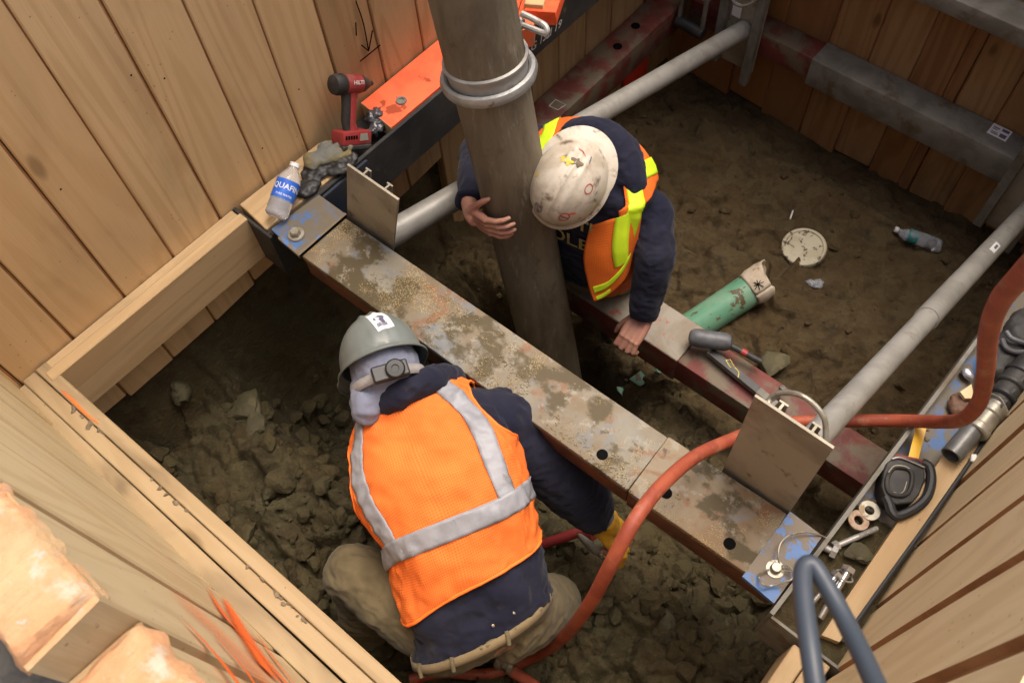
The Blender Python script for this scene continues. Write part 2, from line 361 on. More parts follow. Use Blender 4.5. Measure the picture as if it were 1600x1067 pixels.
c = s.mix(s.math('MULTIPLY', s.ramp(s.noise(None, 40, 5, .7), .55, .75), .4), c, (.16, .10, .07))
s.col(c).rough(.5).bump(s.noise(None, 120, 4), .25, .002); s.b.inputs['Subsurface Weight'].default_value = .08; s.b.inputs['Subsurface Radius'].default_value = (.01, .004, .002); M['skin'] = s.m
M['hat_gray'] = mottle('grey_hard_hat', (.155, .175, .165), (.125, .14, .132), (.19, .18, .15), scale=7, rough=.38, bump=.08, bscale=20, lo3=.62, hi3=.75)
M['hat_white'] = mottle('scuffed_white_hard_hat', (.56, .51, .42), (.40, .34, .26), (.15, .11, .075), scale=9, rough=.42, bump=.15, bscale=30, scale3=19, lo3=.53, hi3=.68)
M['water'] = plain('clear_plastic', (.86, .91, .98), .06, 0, Transmission_Weight=.80, IOR=1.33)
M['label_blue'] = mottle('blue_bottle_label', (.025, .12, .58), (.05, .22, .75), scale=9, rough=.35, bump=0)
M['label_green'] = mottle('green_bottle_label', (.03, .22, .19), (.02, .12, .14), scale=20, rough=.35, bump=0)
M['print'] = plain('dark_print', (.10, .10, .16), .5)
M['red_print'] = plain('red_print', (.45, .06, .05), .5)
M['yellow_print'] = plain('yellow_print', (.55, .42, .03), .5)
M['foil'] = plain('crumpled_foil', (.55, .56, .58), .2, .7)
s = NT('sawn_end_with_paint'); v = s.shifted()
c = s.mix(s.ramp(s.noise(v, 7, 7, .65, .4), .36, .62), (.50, .35, .19), (.54, .28, .14))
c = s.mix(s.math('MULTIPLY', s.ramp(s.noise(v, 11, 7, .68, .3), .55, .66), .75), c, (.52, .47, .38)); c = s.mix(s.math('MULTIPLY', s.ramp(s.noise(v, 5, 6, .65), .56, .68), .8), c, (.75, .28, .13))
c = s.mix(s.ramp(s.noise(v, 26, 7, .75), .60, .68), c, (.42, .41, .36))
c = s.mix(s.math('MULTIPLY', s.ramp(s.noise(s.map(v, (1, .15, 1), (0, 0, .4)), 150, 4, .7), .5, .75), .45), c, (.36, .20, .09))
s.col(c).rough(.9).bump(s.math('ADD', s.noise(s.map(v, (1, .2, 1), (0, 0, .5)), 160, 4, .7), s.math('MULTIPLY', s.noise(v, 30, 7, .7), 1.2)), .6, .005); s.b.inputs['Specular IOR Level'].default_value = .15; M['end_paint'] = s.m

# ------------------------------------------------------------------ value noise (vectorised)
def vnoise(x, y, seed):
    r = np.random.default_rng(seed).random((256, 256)); xi = np.floor(x).astype(int); yi = np.floor(y).astype(int)
    fx = x - xi; fy = y - yi; fx = fx * fx * (3 - 2 * fx); fy = fy * fy * (3 - 2 * fy)
    g = lambda a, b: r[a % 256, b % 256]
    return (g(xi, yi) * (1 - fx) + g(xi + 1, yi) * fx) * (1 - fy) + (g(xi, yi + 1) * (1 - fx) + g(xi + 1, yi + 1) * fx) * fy
def fbm(x, y, s, o=5, seed=1, g=.5):
    a = 1; t = 0; n = 0
    for i in range(o): t = t + a * (vnoise(x * s + i * 17.3, y * s + i * 9.1, seed + i) - .5); n += a; a *= g; s *= 2.03
    return t / n * 2
def cells(x, y, s, seed):
    """worley cells with a random tilted facet per cell"""
    gx = np.floor(x * s).astype(int); gy = np.floor(y * s).astype(int); J = np.random.default_rng(seed).random((128, 128, 5))
    f1 = np.full(x.shape, 9.); f2 = np.full(x.shape, 9.); hv = np.zeros(x.shape)
    for i in (-1, 0, 1):
        for j in (-1, 0, 1):
            q = J[(gx + i) % 128, (gy + j) % 128]; dx = gx + i + q[..., 0] - x * s; dy = gy + j + q[..., 1] - y * s; d = np.hypot(dx, dy)
            h = q[..., 2] - .5 + dx * (q[..., 3] - .5) * 1.9 + dy * (q[..., 4] - .5) * 1.9
            cl = d < f1; f2 = np.where(cl, f1, np.minimum(f2, d)); hv = np.where(cl, h, hv); f1 = np.where(cl, d, f1)
    return f1, f2, hv
def sstep(t, a, b): t = np.clip((t - a) / (b - a), 0, 1); return t * t * (3 - 2 * t)
FRONT, MID, BACK = -.72, -1.02, -1.25
def floor_base(x, y):
    x = np.asarray(x, float); y = np.asarray(y, float)
    z = FRONT + (MID - FRONT) * sstep(y, .62, 1.0) + (BACK - MID) * sstep(y, 1.35, 1.9)
    z = z - 1.1 * np.exp(-(((x + 1.25) / .42) ** 4 + ((y - 1.16) / .30) ** 4)) - .75 * np.exp(-(((x + 1.5) / .36) ** 4 + ((y - .66) / .26) ** 4))  # both hollows made extra deep so the soil there sinks into shade
    z = z + .10 * np.exp(-(((x + 1.35) / .35) ** 2 + ((y - .22) / .22) ** 2))
    top = -.2 - 1.0 * sstep(y, .9, 2.2)
    z = np.maximum(z, z + (top - z) * sstep(-x, 1.86, 2.02))
    z = z - .03 * sstep(y, 2.95, 3.2) + 1.1 * sstep(y, 3.31, 3.47) + (.5) * sstep(-y, .13, .25) + .9 * sstep(x, .28, .4)
    return z
def floor_z(x, y):
    x = np.asarray(x, float); y = np.asarray(y, float)
    wx = x + .05 * fbm(x, y, 5, 3, 31); wy = y + .05 * fbm(x, y, 5, 3, 47)
    amp = 1 - .58 * sstep(y, 1.1, 1.7) * (1 - .55 * np.exp(-((y - 1.75) / .3) ** 2))
    z = floor_base(x, y) + .05 * fbm(x, y, 2.2, 5, 3) + .05 * sstep(y, 1.4, 2) * fbm(x, y, 3.4, 4, 21)
    for s_, a, sd_ in ((6.0, .085, 5), (13, .055, 6), (29, .024, 8)):
        f1, f2, hv = cells(wx, wy, s_, sd_); e = np.clip((f2 - f1) / .28, 0, 1)
        gate = .35 + .65 * sstep(fbm(x, y, 1.7 + s_ * .1, 3, 60 + sd_), -.18, .12); z = z + amp * a * gate * (hv * sstep(e, 0, .35) * .9 - .35 * (1 - sstep(e, 0, .3)))
    return z + (.010 + .012 * amp) * fbm(x, y, 24, 4, 11, .6)

# ================================================================== STRUCTURE: soil, ground, shoring walls
def soil_floor():
    nx, ny = 300, 440
    xs = np.linspace(-2.12, .55, nx); ys = np.linspace(-.42, 3.5, ny)
    X, Y = np.meshgrid(xs, ys); Z = floor_z(X, Y)
    vs = np.stack([X, Y, Z], -1).reshape(-1, 3)
    i = np.arange(ny - 1)[:, None] * nx + np.arange(nx - 1)[None]; f = np.stack([i, i + 1, i + nx + 1, i + nx], -1).reshape(-1, 4)
    me = bpy.data.meshes.new('pit_floor'); me.from_pydata(vs.tolist(), [], f.tolist()); me.materials.append(M['soil'])
    me.polygons.foreach_set('use_smooth', [True] * len(me.polygons)); return struct(link('pit_floor', me))
soil_floor()
# ground sheet round the top of the pit
GZ = .98
mb = MB(); B_ = 60
for x0, x1, y0, y1 in ((-B_, -2.0, -B_, B_), (.38, B_, -B_, B_), (-2.0, .38, -B_, -.27), (-2.0, .38, 3.38, B_)):
    mb.add([(x0, y0, GZ), (x1, y0, GZ), (x1, y1, GZ), (x0, y1, GZ)], [(0, 1, 2, 3)])
struct(mb.build('ground', M['ground'], smooth=0))

def plank(parent, mats, o, u, n, wd, z0, z1, th=.045, reb=.012, rd=.007, ragged=0.0, topcut=None, lean=0.0):
    """one vertical board: face at o, width along u, n points into the pit"""
    u, n = Vector(u), Vector(n); g = .0014
    prof = [(g, -th), (g, -.004), (g + .004, 0), (wd - reb - .002, 0), (wd - reb + .002, -rd), (wd - g, -rd), (wd - g, -th)]
    nz_ = 7; mb = MB(); vs = []; k = len(prof); ph = random.random() * 9
    zs = [z0 + (z1 - z0) * i / (nz_ - 1) for i in range(nz_)]
    for i, z in enumerate(zs):
        for a, b in prof:
            zz = z
            if i == 0 and ragged: zz = z + ragged * mnoise.noise(Vector((a * 14 + ph, z, ph)))
            if i == nz_ - 1 and topcut: zz = z + topcut * mnoise.noise(Vector((a * 9 + ph, b * 9, ph)))
            bow = .004 * mnoise.noise(Vector((z * .9, ph, 0))) + lean * (z - z0)
            vs.append(o + u * (a + .003 * mnoise.noise(Vector((z * .7, ph + 3, 0)))) + n * (b + bow) + Vector((0, 0, zz)))
    fs = []; ms = []
    flip = u.cross(Vector((0, 0, 1))).dot(n) < 0
    for i in range(nz_ - 1):
        for j in range(k):
            q = (i * k + j, i * k + (j + 1) % k, (i + 1) * k + (j + 1) % k, (i + 1) * k + j)
            fs.append(q[::-1] if flip else q); ms.append(1 if j in (3, 4) else 0)
    bot = tuple(range(k)); topf = tuple((nz_ - 1) * k + j for j in range(k))
    fs += [bot if flip else bot[::-1], topf[::-1] if flip else topf]; ms += [0, 2 if len(mats) > 2 else 0]
    mb.v = vs; mb.f = fs; mb.m = ms
    # local origin at the foot of the board
    me = mb.mesh('plank', mats, smooth=0)
    return link('plank', me, parent)

# wall A (upper left of the picture)
XA = -1.92
wa = thing('shoring_wall', 'clean tan vertical plank wall behind the water bottle and red impact driver', 'plank wall', (XA, 1.5, -.5), 'plank walls lining the pit')
y = -.127 - .19; wdA = .19
for i in range(19):
    zb = -.385 + random.uniform(-.012, .012) if y < .95 else (-.56 + random.uniform(-.05, .02) if y < 1.5 else -1.25)
    worn = y > 1.05
    matA = M['woodA'] if not worn else (M['worn'] if 'worn' in M else M.setdefault('worn', wood('weathered_planks', (.40, .275, .14), (.28, .165, .07), (.36, .20, .085), dirt_amt=.6)))
    plank(wa, [matA, M['rebate']], V(XA + random.uniform(-.003, .003), y, 0), (0, 1, 0), (1, 0, 0), wdA, zb, 1.25 + random.uniform(-.05, .05), ragged=.02, reb=.006, rd=.005)
    y += wdA
# wall B (far side)
YB = 3.28
wb = thing('shoring_wall', 'dark wet reddish brown plank wall behind the grey wale at the far side', 'plank wall', (-.8, YB, -.7), 'plank walls lining the pit')
seams = [-1.96, -1.75, -1.53, -1.32, -1.09, -.89, -.69, -.53, -.475, -.29, -.09, .1, .36]
for i_, (a, b) in enumerate(zip(seams[:-1], seams[1:])):
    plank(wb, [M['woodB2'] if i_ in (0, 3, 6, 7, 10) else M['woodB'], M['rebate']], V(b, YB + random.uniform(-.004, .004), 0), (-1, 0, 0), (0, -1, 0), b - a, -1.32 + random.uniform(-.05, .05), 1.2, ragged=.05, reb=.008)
# wall C (lower left, under the camera)
YC = -.135
wc = thing('shoring_wall', 'pale steep plank wall with sawn painted tops and orange spray streaks', 'plank wall', (-.8, YC, 0), 'plank walls lining the pit')
x = -1.965; wdC = .235; tops = [1.2, 1.24, 1.22, 1.2, 1.195, 1.19, 1.10, 1.12, 1.2, 1.22]
for i in range(10):
    plank(wc, [M['woodC'], M['rebate'], M['end_paint']], V(x + wdC, YC + random.uniform(-.006, .006), 0), (-1, 0, 0), (0, 1, 0), wdC, -.62, tops[i], th=.105, reb=.026, rd=.013, topcut=.03, lean=-.012)
    x += wdC
for k in (3, 4, 5, 6, 7):
    xa = -1.965 + wdC * k; rows = []; lean = -.012 * (tops[k] + .62)
    for i in range(31):
        r_ = []
        for j in range(19):
            u, v = i / 30, j / 18; px_ = xa + .004 + (wdC - .008) * u; py_ = YC + lean + .004 - .113 * v
            edge = min(u, 1 - u, v, 1 - v); px_ += (.010 * mnoise.noise(Vector((py_ * 40, k, u * 2)))) * (1 if edge < .01 else .2); py_ += .012 * mnoise.noise(Vector((px_ * 34, k + 5, v * 2))) * (1 if edge < .01 else .2)
            h = .007 * mnoise.noise(Vector((px_ * 9, py_ * 14, k))) + .003 * mnoise.noise(Vector((px_ * 55, py_ * 22, k))) + .003 * mnoise.noise(Vector((px_ * 160, py_ * 90, k)))
            r_.append((px_, py_, tops[k] + .016 + h - (.030 if edge < .001 else (.008 if edge < .06 else 0))))
        rows.append(r_)
    mb = MB().grid([q[::-1] for q in rows]); mb.build('sawn_top', M['end_paint'], wc, smooth=50)
# wall D (lower right)
XD = .268
wd_ = thing('shoring_wall', 'bright clean fanning plank wall beside the tape measure ledge', 'plank wall', (XD, 1.5, 0), 'plank walls lining the pit')
for a, b in ((-.14, .06), (.06, .27), (.27, .47), (.47, .67), (.67, .87), (.87, 1.07), (1.07, 1.27), (1.27, 1.47), (1.47, 1.67), (1.67, 1.87), (1.87, 2.07), (2.07, 2.27), (2.27, 2.47), (2.47, 2.67), (2.67, 2.87), (2.87, 3.07), (3.07, 3.29)):
    plank(wd_, [M['woodD'], M['rebate']], V(XD + random.uniform(-.004, .004), b, 0), (0, -1, 0), (-1, 0, 0), b - a, -1.3, 1.22, reb=.024, rd=.012)

# ------------------------------------------------------------------ timber wales
t = thing('timber_wale', 'pale timber wale along the tan wall with doubled top strips', 'timber beam', (-1.88, .3, -.1), 'timber wales round the pit')
mb = MB(); mb.box(-1.915, -1.882, -.055, .675, -.197, -.002, .003); mb.build('board', M['wale_wood'], t)
mb = MB(); mb.box(-1.880, -1.842, -.062, .683, -.2, .004, .003); mb.build('board', M['wale_wood'], t)
t = thing('timber_wale', 'long pale timber ledge at foot of the steep left wall with mud in its groove', 'timber beam', (-.8, -.05, 0), 'timber wales round the pit')
mb = MB(); mb.obox((-.86, -.0235, -.1), (1.055, .032, 0), (0, .019, 0), (0, 0, .1), .003); mb.build('board', M['wale_woodx'], t)
mb = MB(); mb.obox((-.86, -.066, -.108), (1.06, .033, 0), (0, .0215, 0), (0, 0, .1), .003); mb.build('board', M['wale_woodx'], t)
mb = MB(); mb.obox((-.87, -.118, -.112), (1.04, .028, 0), (0, .025, 0), (0, 0, .1), .003); mb.build('board', M['wale_woodx'], t)
mb = MB()
for i in range(90):
    q = random.uniform(-1.9, .1); 
    if nz((q * 3, 1, 0)) < -.05: continue
    rock_mesh(mb, (q, -.045 + .031 * (q + .86) + random.uniform(-.008, .008), -.008), random.uniform(.004, .012), i, 1, (1.6, 1, .6))
o = mb.build('mud_crumbs', M['dry_mud'], t); o['kind'] = 'stuff'
# short wale running along wall D near the camera: two boards seen by the cable loop
t = thing('timber_wale', 'short pale double timber running under the blue cable loop', 'timber beam', (.19, .4, 0), 'timber wales round the pit')
mb = MB(); mb.box(.160, .204, -.10, .680, -.2, -.012, .003); mb.build('board', M['wale_wood'], t)
mb = MB(); mb.box(.207, .252, -.10, .688, -.2, -.006, .003); mb.build('board', M['wale_wood'], t)

# ------------------------------------------------------------------ steel channel wales, upper frame
t = thing('steel_wale', 'black steel channel along the tan wall holding the driver and orange timber', 'steel wale', (-1.83, 1.9, -.1), 'steel channel wales')
mb = MB(); mb.box(-1.747, -1.733, .692, 3.1, -.205, .0, .002); mb.build('web', M['steel_dark'], t)
mb = MB(); mb.box(-1.915, -1.7475, .692, 3.1, -.075, -.06); mb.build('flange', M['steel_dark'], t)
mb = MB(); mb.box(-1.915, -1.7475, .692, 3.1, -.205, -.191); mb.build('flange', M['steel_dark'], t)
mb = MB(); mb.box(-1.918, -1.733, .680, .6915, -.206, -.004, .002); mb.build('end_plate', M['steel_dark'], t)
mb = MB(); mb.box(-1.7325, -1.722, .90, 1.10, -.18, -.01, .002); mb.build('splice_plate', M['navy_steel'], t)
t = thing('steel_wale', 'steel channel ledge along the bright right wall full of bolts and dirt', 'steel wale', (.17, 1.6, -.1), 'steel channel wales')
def xl(y): return .076 + .028 * (y - .7)
mb = MB(); y0, y1 = .70, 3.1
mb.prism([(xl(y0), y0, .004), (xl(y0) + .011, y0, .004), (xl(y1) + .011, y1, .004), (xl(y1), y1, .004)], (0, 0, -.2)); mb.build('web', M['steel_gray'], t)
mb = MB(); mb.prism([(xl(y0) + .0115, y0, -.05), (.285, y0, -.05), (.285, y1, -.05), (xl(y1) + .0115, y1, -.05)], (0, 0, -.012)); mb.build('flange', M['blue_dirty'], t)
mb = MB(); mb.prism([(.085, .692, -.0), (.285, .692, -.0), (.285, .699, -.0), (.085, .699, -.0)], (0, 0, -.2)); mb.build('end_plate', M['steel_gray'], t)
mb = MB()
for i in range(120):
    yy = .72 + abs(random.gauss(0, .25)); q = (random.uniform(xl(yy) + .02, .19), yy, -.05)
    rock_mesh(mb, q, random.uniform(.003, .011), i, 1, (1, 1, .6))
o = mb.build('dirt_crumbs', M['dry_mud'], t); o['kind'] = 'stuff'
# dirt bed in the channel
rows = []
for i in range(40):
    yy = .702 + i * .0155; r_ = []
    for j in range(14):
        xx = xl(yy) + .0117 + (.284 - xl(yy) - .012) * j / 13
        h = -.049 + .028 * max(0, 1 - (yy - .70) / .42) * (.7 + .6 * nz((xx * 14, yy * 14, 3))) + .006 * nz((xx * 40, yy * 40, 1)) - (0.006 if yy > 1.1 else 0)
        r_.append((xx, yy, h))
    rows.append(r_)
mb = MB().grid(rows); o = mb.build('dirt_layer', M['steel_rust'] if False else M['soil'], t); o['kind'] = 'stuff'
# timber filler in that channel
t = thing('timber_filler', 'long pale timber lying on the right ledge beneath the tape measure', 'timber', (.25, 1.6, 0))
mb = MB(); mb.prism([(.198, .735, .0), (.238, .748, .0), (.247, .97, .0), (.258, 1.45, .0), (.258, 2.9, .0), (.205, 2.9, .0)], (0, 0, -.0475)); mb.build('board', M['wale_wood'], t)
mb = MB(); mb.lathe((.236, .812, .0002), (0, 0, 1), [(.005, 0), (.004, .0006)], 12); mb.build('orange_dot', M['orange_paint2'], t)
# cable between filler and wall
pts = crom([V(.243, .75, .006), V(.249, .95, .008), V(.258, 1.2, .006), V(.262, 1.5, .008), V(.262, 1.9, .006), V(.262, 2.3, .008)], 8)
t = thing('black_cable', 'thin black cable along the foot of the bright right wall', 'cable', tuple(pts[0]))
mb = MB().tube(pts, .0055, 8); mb.build('cable_run', M['black'], t)
q = P(1515, 712, Z=.014); q[0] = .261; mb = MB().obox(q, (.006, .004, 0), (-.004, .010, 0), (0, 0, .005), .002); mb.build('cable_tie', M['white'], t)

# far upper wale
t = thing('steel_wale', 'concrete grey upper wale crossing the far top corner', 'steel wale', (-.6, 3.2, -.15), 'steel channel wales')
mb = MB(); mb.box(-1.7, .28, 3.13, 3.272, -.222, -.148, .006); mb.build('beam', M['steel_gray'], t)
# lower frame
ZL = -.704
t = thing('steel_wale', 'lower grey box wale on the far wall carrying a white sticker', 'steel wale', (-.4, 3.2, ZL), 'lower frame members')
mb = MB(); mb.box(-1.09, .285, 3.13, 3.272, ZL - .148, ZL, .005); mb.build('beam', M['steel_gray'], t)
t = thing('steel_wale', 'lower worn red wale behind the channel bracket on the far wall', 'steel wale', (-1.5, 3.2, ZL), 'lower frame members')
mb = MB(); mb.box(-1.76, -1.0905, 3.145, 3.268, ZL - .135, ZL - .01, .005); mb.build('beam', M['steel_red'], t)
a = P(1562, 207, Z=ZL + .0015)
st = thing('sticker', 'white printed sticker on the grey lower wale at far right', 'sticker', tuple(a))
mb = MB(); ux = V(1, 0, 0); uy = V(0, 1, 0); mb.obox(a, ux * .042, uy * .034, (0, 0, .0008)); mb.build('paper', M['white'], st)
mb = MB(); 
for k, (x0, x1, y0, y1) in enumerate(((-.034, -.006, .012, .018), (-.034, -.012, .002, .007), (.004, .034, .010, .026), (-.03, 0, -.024, -.018), (.006, .034, -.026, -.004), (-.034, -.004, -.014, -.010))):
    mb.box(a[0] + x0, a[0] + x1, a[1] + y0, a[1] + y1, a[2] + .0009, a[2] + .0012)
mb.build('print', M['print'], st)

t = thing('steel_wale', 'lower worn red wale on the left wall with two round holes', 'steel wale', (-1.84, 2.6, ZL), 'lower frame members')
mb = MB(); mb.box(-1.912, -1.765, 1.92, 3.128, ZL - .15, ZL, .006); mb.build('beam', M['steel_red'], t)
for px, py in ((965, 73), (993, 41)):
    mb = MB(); mb.lathe(P(px, py, Z=ZL + .001), (0, 0, 1), [(.0001, .0003), (.021, .0003), (.022, 0)], 20, cap=False); mb.build('bolt_hole', M['ink'], t)
mb = MB(); p0, p1, p2, p3 = [P(x_, y_, Z=ZL + .002) for x_, y_ in ((858, 166), (868, 156), (884, 164), (872, 172))]
mb.tube([p0, p1, p2, p3, p0], .002, 5); mb.build('chalk_mark', M['chalk'], t)

# middle red beam
t = thing('cross_beam', 'lower worn red cross beam with muddy grey sleeve under the gripping hand', 'steel beam', (-.6, 1.57, ZL), 'lower frame members')
def seg(name, mat, x0, x1, ya, yb, yc, yd, z1, h, parent, ch=.006):
    """beam from (x0, near ya, far yb) to (x1, near yc, far yd)"""
    m0 = V(x0, (ya + yb) / 2, z1 - h / 2); m1 = V(x1, (yc + yd) / 2, z1 - h / 2); ax = (m1 - m0) / 2; wv = ((yb - ya) + (yd - yc)) / 4
    mb = MB(); mb.obox((m0 + m1) / 2, ax, V(-ax[1], ax[0], 0).normalized() * wv, (0, 0, h / 2), ch); return mb, name, mat, parent
def fin(a): mb, name, mat, parent = a; return mb.build(name, mat, parent)
M['sleeve'] = mottle('muddy_sleeve', (.17, .13, .085), (.24, .215, .175), (.30, .06, .04), scale=6, rough=.6, bump=.3, scale3=16, lo3=.59, hi3=.66)
fin(seg('sleeve', M['sleeve'], -1.5, -.655, 1.475, 1.655, 1.48, 1.66, ZL + .001, .012, t, .003))
fin(seg('sleeve_side', M['steel_red'], -1.5, -.655, 1.478, 1.652, 1.483, 1.657, ZL - .0115, .15, t))
fin(seg('inner_beam', M['steel_red'], -.70, .26, 1.488, 1.648, 1.495, 1.66, ZL - .012, .135, t))

# main beam
t = thing('main_beam', 'wide rusty main beam spanning the pit with sawdust and mud on top', 'steel beam', (-.8, .82, 0))
fin(seg('beam', M['beam'], -1.606, -.376, .692, .888, .733, .914, .001, .024, t, .006))
fin(seg('beam_side', M['rust_side'], -1.606, -.376, .696, .884, .737, .910, -.0235, .082, t))
fin(seg('sleeve', M['beam2'], -.3755, -.018, .726, .92, .742, .938, .005, .024, t, .006))
fin(seg('sleeve_side', M['rust_side'], -.3755, .06, .729, .917, .745, .935, -.0195, .088, t))
for px, py in ((941, 710), (1140, 849), (1041, 770)):
    q = P(px, py, Z=.0062 if px > 1000 else .0022); mb = MB().lathe(q, (0, 0, 1), [(.0001, .0004), (.0145, .0004), (.0155, 0)], 22, cap=False); mb.build('bolt_hole', M['ink'], t)
# sawdust lumps on the beam, lying as one layer
mb = MB()
for i in range(3600):
    a = random.uniform(-1.55, -.05); b = .80 + .025 * (a + .9) + random.uniform(-.085, .085)
    if nz((a * 4.2, b * 6.2, 4)) + .6 * nz((a * 21, b * 21, 2)) < .24: continue
    if min((a - h_[0]) ** 2 + (b - h_[1]) ** 2 for h_ in (P(941, 710, Z=.003), P(1140, 849, Z=.006), P(1041, 770, Z=.006))) < .0006: continue
    rock_mesh(mb, (a, b, .003 if a < -.376 else .007), random.uniform(.0008, .0026), i, 1, (1.9, 1, .6))
o = mb.build('sawdust', mottle('sawdust_flakes', (.30, .235, .12), (.17, .13, .065), scale=60, bump=0, rough=.9), t); o['kind'] = 'stuff'

def bolt_head(t, q, r=.017):
    mb = MB().lathe(q, (0, 0, 1), [(r * 1.55, 0), (r * 1.6, .003), (r * 1.45, .006), (r * .9, .0062), (.0001, .0062)], 22, cap=False); w_ = mb.build('washer', M['zinc_dull'], t)
    mb = MB().lathe(q + V(0, 0, .0065), (0, 0, 1), [(r, 0), (r, .013), (r * .8, .017), (.0001, .017)], 6, cap=False); mb.build('bolt', M['zinc_dull'], t)
t = thing('end_clip', 'blue muddy clip plate with bolt at the left end of the main beam', 'steel plate', (-1.67, .8, .01), 'blue clip plates')
mb = MB(); mb.prism([(-1.742, .70, .014), (-1.597, .688, .014), (-1.597, .889, .014), (-1.724, .889, .014)], (0, 0, -.012)); mb.build('plate', M['blue_dirty'], t)
mb = MB(); mb.prism([(-1.606, .686, .0145), (-1.597, .686, .0145), (-1.597, .891, .0145), (-1.606, .891, .0145)], (0, 0, -.014)); mb.prism([(-1.70, .690, .0143), (-1.607, .6865, .0143), (-1.607, .70, .0143), (-1.70, .703, .0143)], (0, 0, -.013)); mb.build('blue_edge', M['blue_plate'], t)
bolt_head(t, P(463, 367, Z=.0145))
t = thing('end_clip', 'blue chipped clip plate with wire pin at the right end of the main beam', 'steel plate', (.03, .83, .01), 'blue clip plates')
mb = MB(); mb.prism([(-.022, .728, .012), (.072, .722, .012), (.074, .94, .012), (-.022, .943, .012)], (0, 0, -.0165)); mb.build('plate', M['blue_plate'], t)
# lock pin with wire clip
q = P(1211, 889, Z=.0125); pin = thing('lock_pin', 'round zinc pin with bent wire clip on the blue right hand plate', 'pin', tuple(q))
mb = MB().lathe(q, (0, 0, 1), [(.022, 0), (.0225, .003), (.014, .0035), (.0135, .0035)], 24, cap=False); mb.build('washer', M['zinc_dull'], pin)
mb = MB().lathe(q, (0, 0, 1), [(.013, .002), (.013, .018), (.011, .021), (.0001, .0215)], 20, cap=False); mb.build('pin_head', M['zinc_dull'], pin)
pts = crom([P(x_, y_, Z=.024 + .01 * k % .02) for k, (x_, y_) in enumerate(((1201, 890), (1190, 893), (1186, 902), (1192, 913), (1204, 915), (1222, 910), (1238, 904), (1239, 893), (1232, 884), (1222, 884), (1226, 891), (1236, 893)))], 6)
mb = MB().tube(pts, .0026, 8); mb.build('wire_clip', M['zinc_dull'], pin)
pts = crom([P(1219, 886, Z=.022), P(1216, 870, Z=.035), P(1219, 850, Z=.04), P(1232, 837, Z=.035), P(1256, 831, Z=.03), P(1277, 834, Z=.02), P(1291, 840, Z=.012)], 8)
mb = MB().tube(pts, .0022, 8); mb.build('wire_tether', M['zinc_dull'], pin)

# ------------------------------------------------------------------ vertical shores: rails, ribs, pipe strut
def rail(parent, x0, x1, y, z0, z1, lean=0.0, face=1, name='rail', leanx=0.0):
    """extruded vertical rail: face plate plus two T ribs behind it. face=+1 ribs towards +Y"""
    L = V(leanx * (z1 - z0), lean * (z1 - z0), z1 - z0); w_ = x1 - x0; x0 += leanx * z0; x1 += leanx * z0
    mb = MB(); mb.prism([(x0, y, z0), (x1, y, z0), (x1, y + face * .007, z0), (x0, y + face * .007, z0)], L)
    o = mb.build(name, [M['alu']], parent)
    for fx in (.30, .72):
        xc = x0 + w_ * fx; m2 = MB()
        m2.prism([(xc - .003, y + face * .0073, z0), (xc + .003, y + face * .0073, z0), (xc + .003, y + face * .024, z0), (xc - .003, y + face * .024, z0)], L)
        m2.prism([(xc - .011, y + face * .0243, z0), (xc + .011, y + face * .0243, z0), (xc + .011, y + face * .029, z0), (xc - .011, y + face * .029, z0)], L)
        m2.build('rib', M['alu'], o)
    return o
sh = thing('vertical_shore', 'muddy pipe strut and plates running left from the small plate to the far corner', 'shore', (-1.5, .95, -.3), 'pipe struts braced between plates')
rail(sh, -1.614, -1.408, .905, -.17, .283, name='bearing_plate', leanx=.30)
pa, pb = P(592, 377, Y=.957), V(-1.435, 3.1, -.70)
mb = MB(); mb.tube([pa, pa.lerp(pb, .5), pb], .043, 24); mb.tube([pa.lerp(pb, .0), pa.lerp(pb, .22)], .047, 24); mb.build('pipe', M['galv'], sh)
def channel_post(parent, xc, y, z0, z1, w_=.22):
    mb = MB(); mb.box(xc - w_ / 2, xc + w_ / 2, y - .008, y, z0, z1, .001); o = mb.build('post_plate', M['alu'], parent)
    for s_ in (-1, 1):
        m2 = MB(); m2.box(xc + s_ * w_ * .40 - .02, xc + s_ * w_ * .40 + .02, y - .05, y - .0085, z0 - .06 * (s_ > 0), z1, .003); m2.build('flange', M['steel_gray'], o)
    return o
channel_post(sh, -1.46, 3.125, -.93, .2)
mb = MB().box(-1.515, -1.47, 3.108, 3.1165, -.66, -.59); mb.build('white_tag', M['white'], sh)
mb = MB().tube(crom([V(-1.52, 3.10, -.44), V(-1.49, 3.03, -.50), V(-1.44, 3.02, -.515), V(-1.395, 3.05, -.49), V(-1.37, 3.10, -.43)], 6), .007, 8); mb.build('lifting_loop', M['steel_gray'], sh)
sh2 = thing('vertical_shore', 'grey pipe strut behind the tall plate with wire loop at right', 'shore', (-.1, 1.0, -.2), 'pipe struts braced between plates')
rail(sh2, -.219, -.022, .945, -.55, .417, name='bearing_plate')
qa = P(1266, 692, Y=1.0); qb = P(1612, 322, Y=3.1)
mid = P(1442, 494, Y=1.0 + 2.1 * .47)
def onray(px, py, A_, B_):
    n_ = ray(px, py); 
    # closest point on AB to the ray
    u_ = (B_ - A_).normalized(); n_ = n_.normalized(); w0 = A_ - CAM; b_ = u_.dot(n_); d_ = u_.dot(w0); e_ = n_.dot(w0)
    return A_ + u_ * ((b_ * e_ - d_) / (1 - b_ * b_))
col = onray(1442, 494, qa, qb); dv = (qb - qa).normalized()
mb = MB(); mb.tube([qa, qa.lerp(qb, .5), qb], .033, 24); mb.build('pipe', M['galv'], sh2)
mb = MB(); mb.tube([col, col + dv * .01, qb], [.0380, .0365, .0365], 24); mb.build('sleeve', M['galv'], sh2)
q = onray(1538, 394, qa, qb); n_ = (CAM - q).normalized(); n_ = (n_ - dv * n_.dot(dv)).normalized(); s_ = dv.cross(n_)
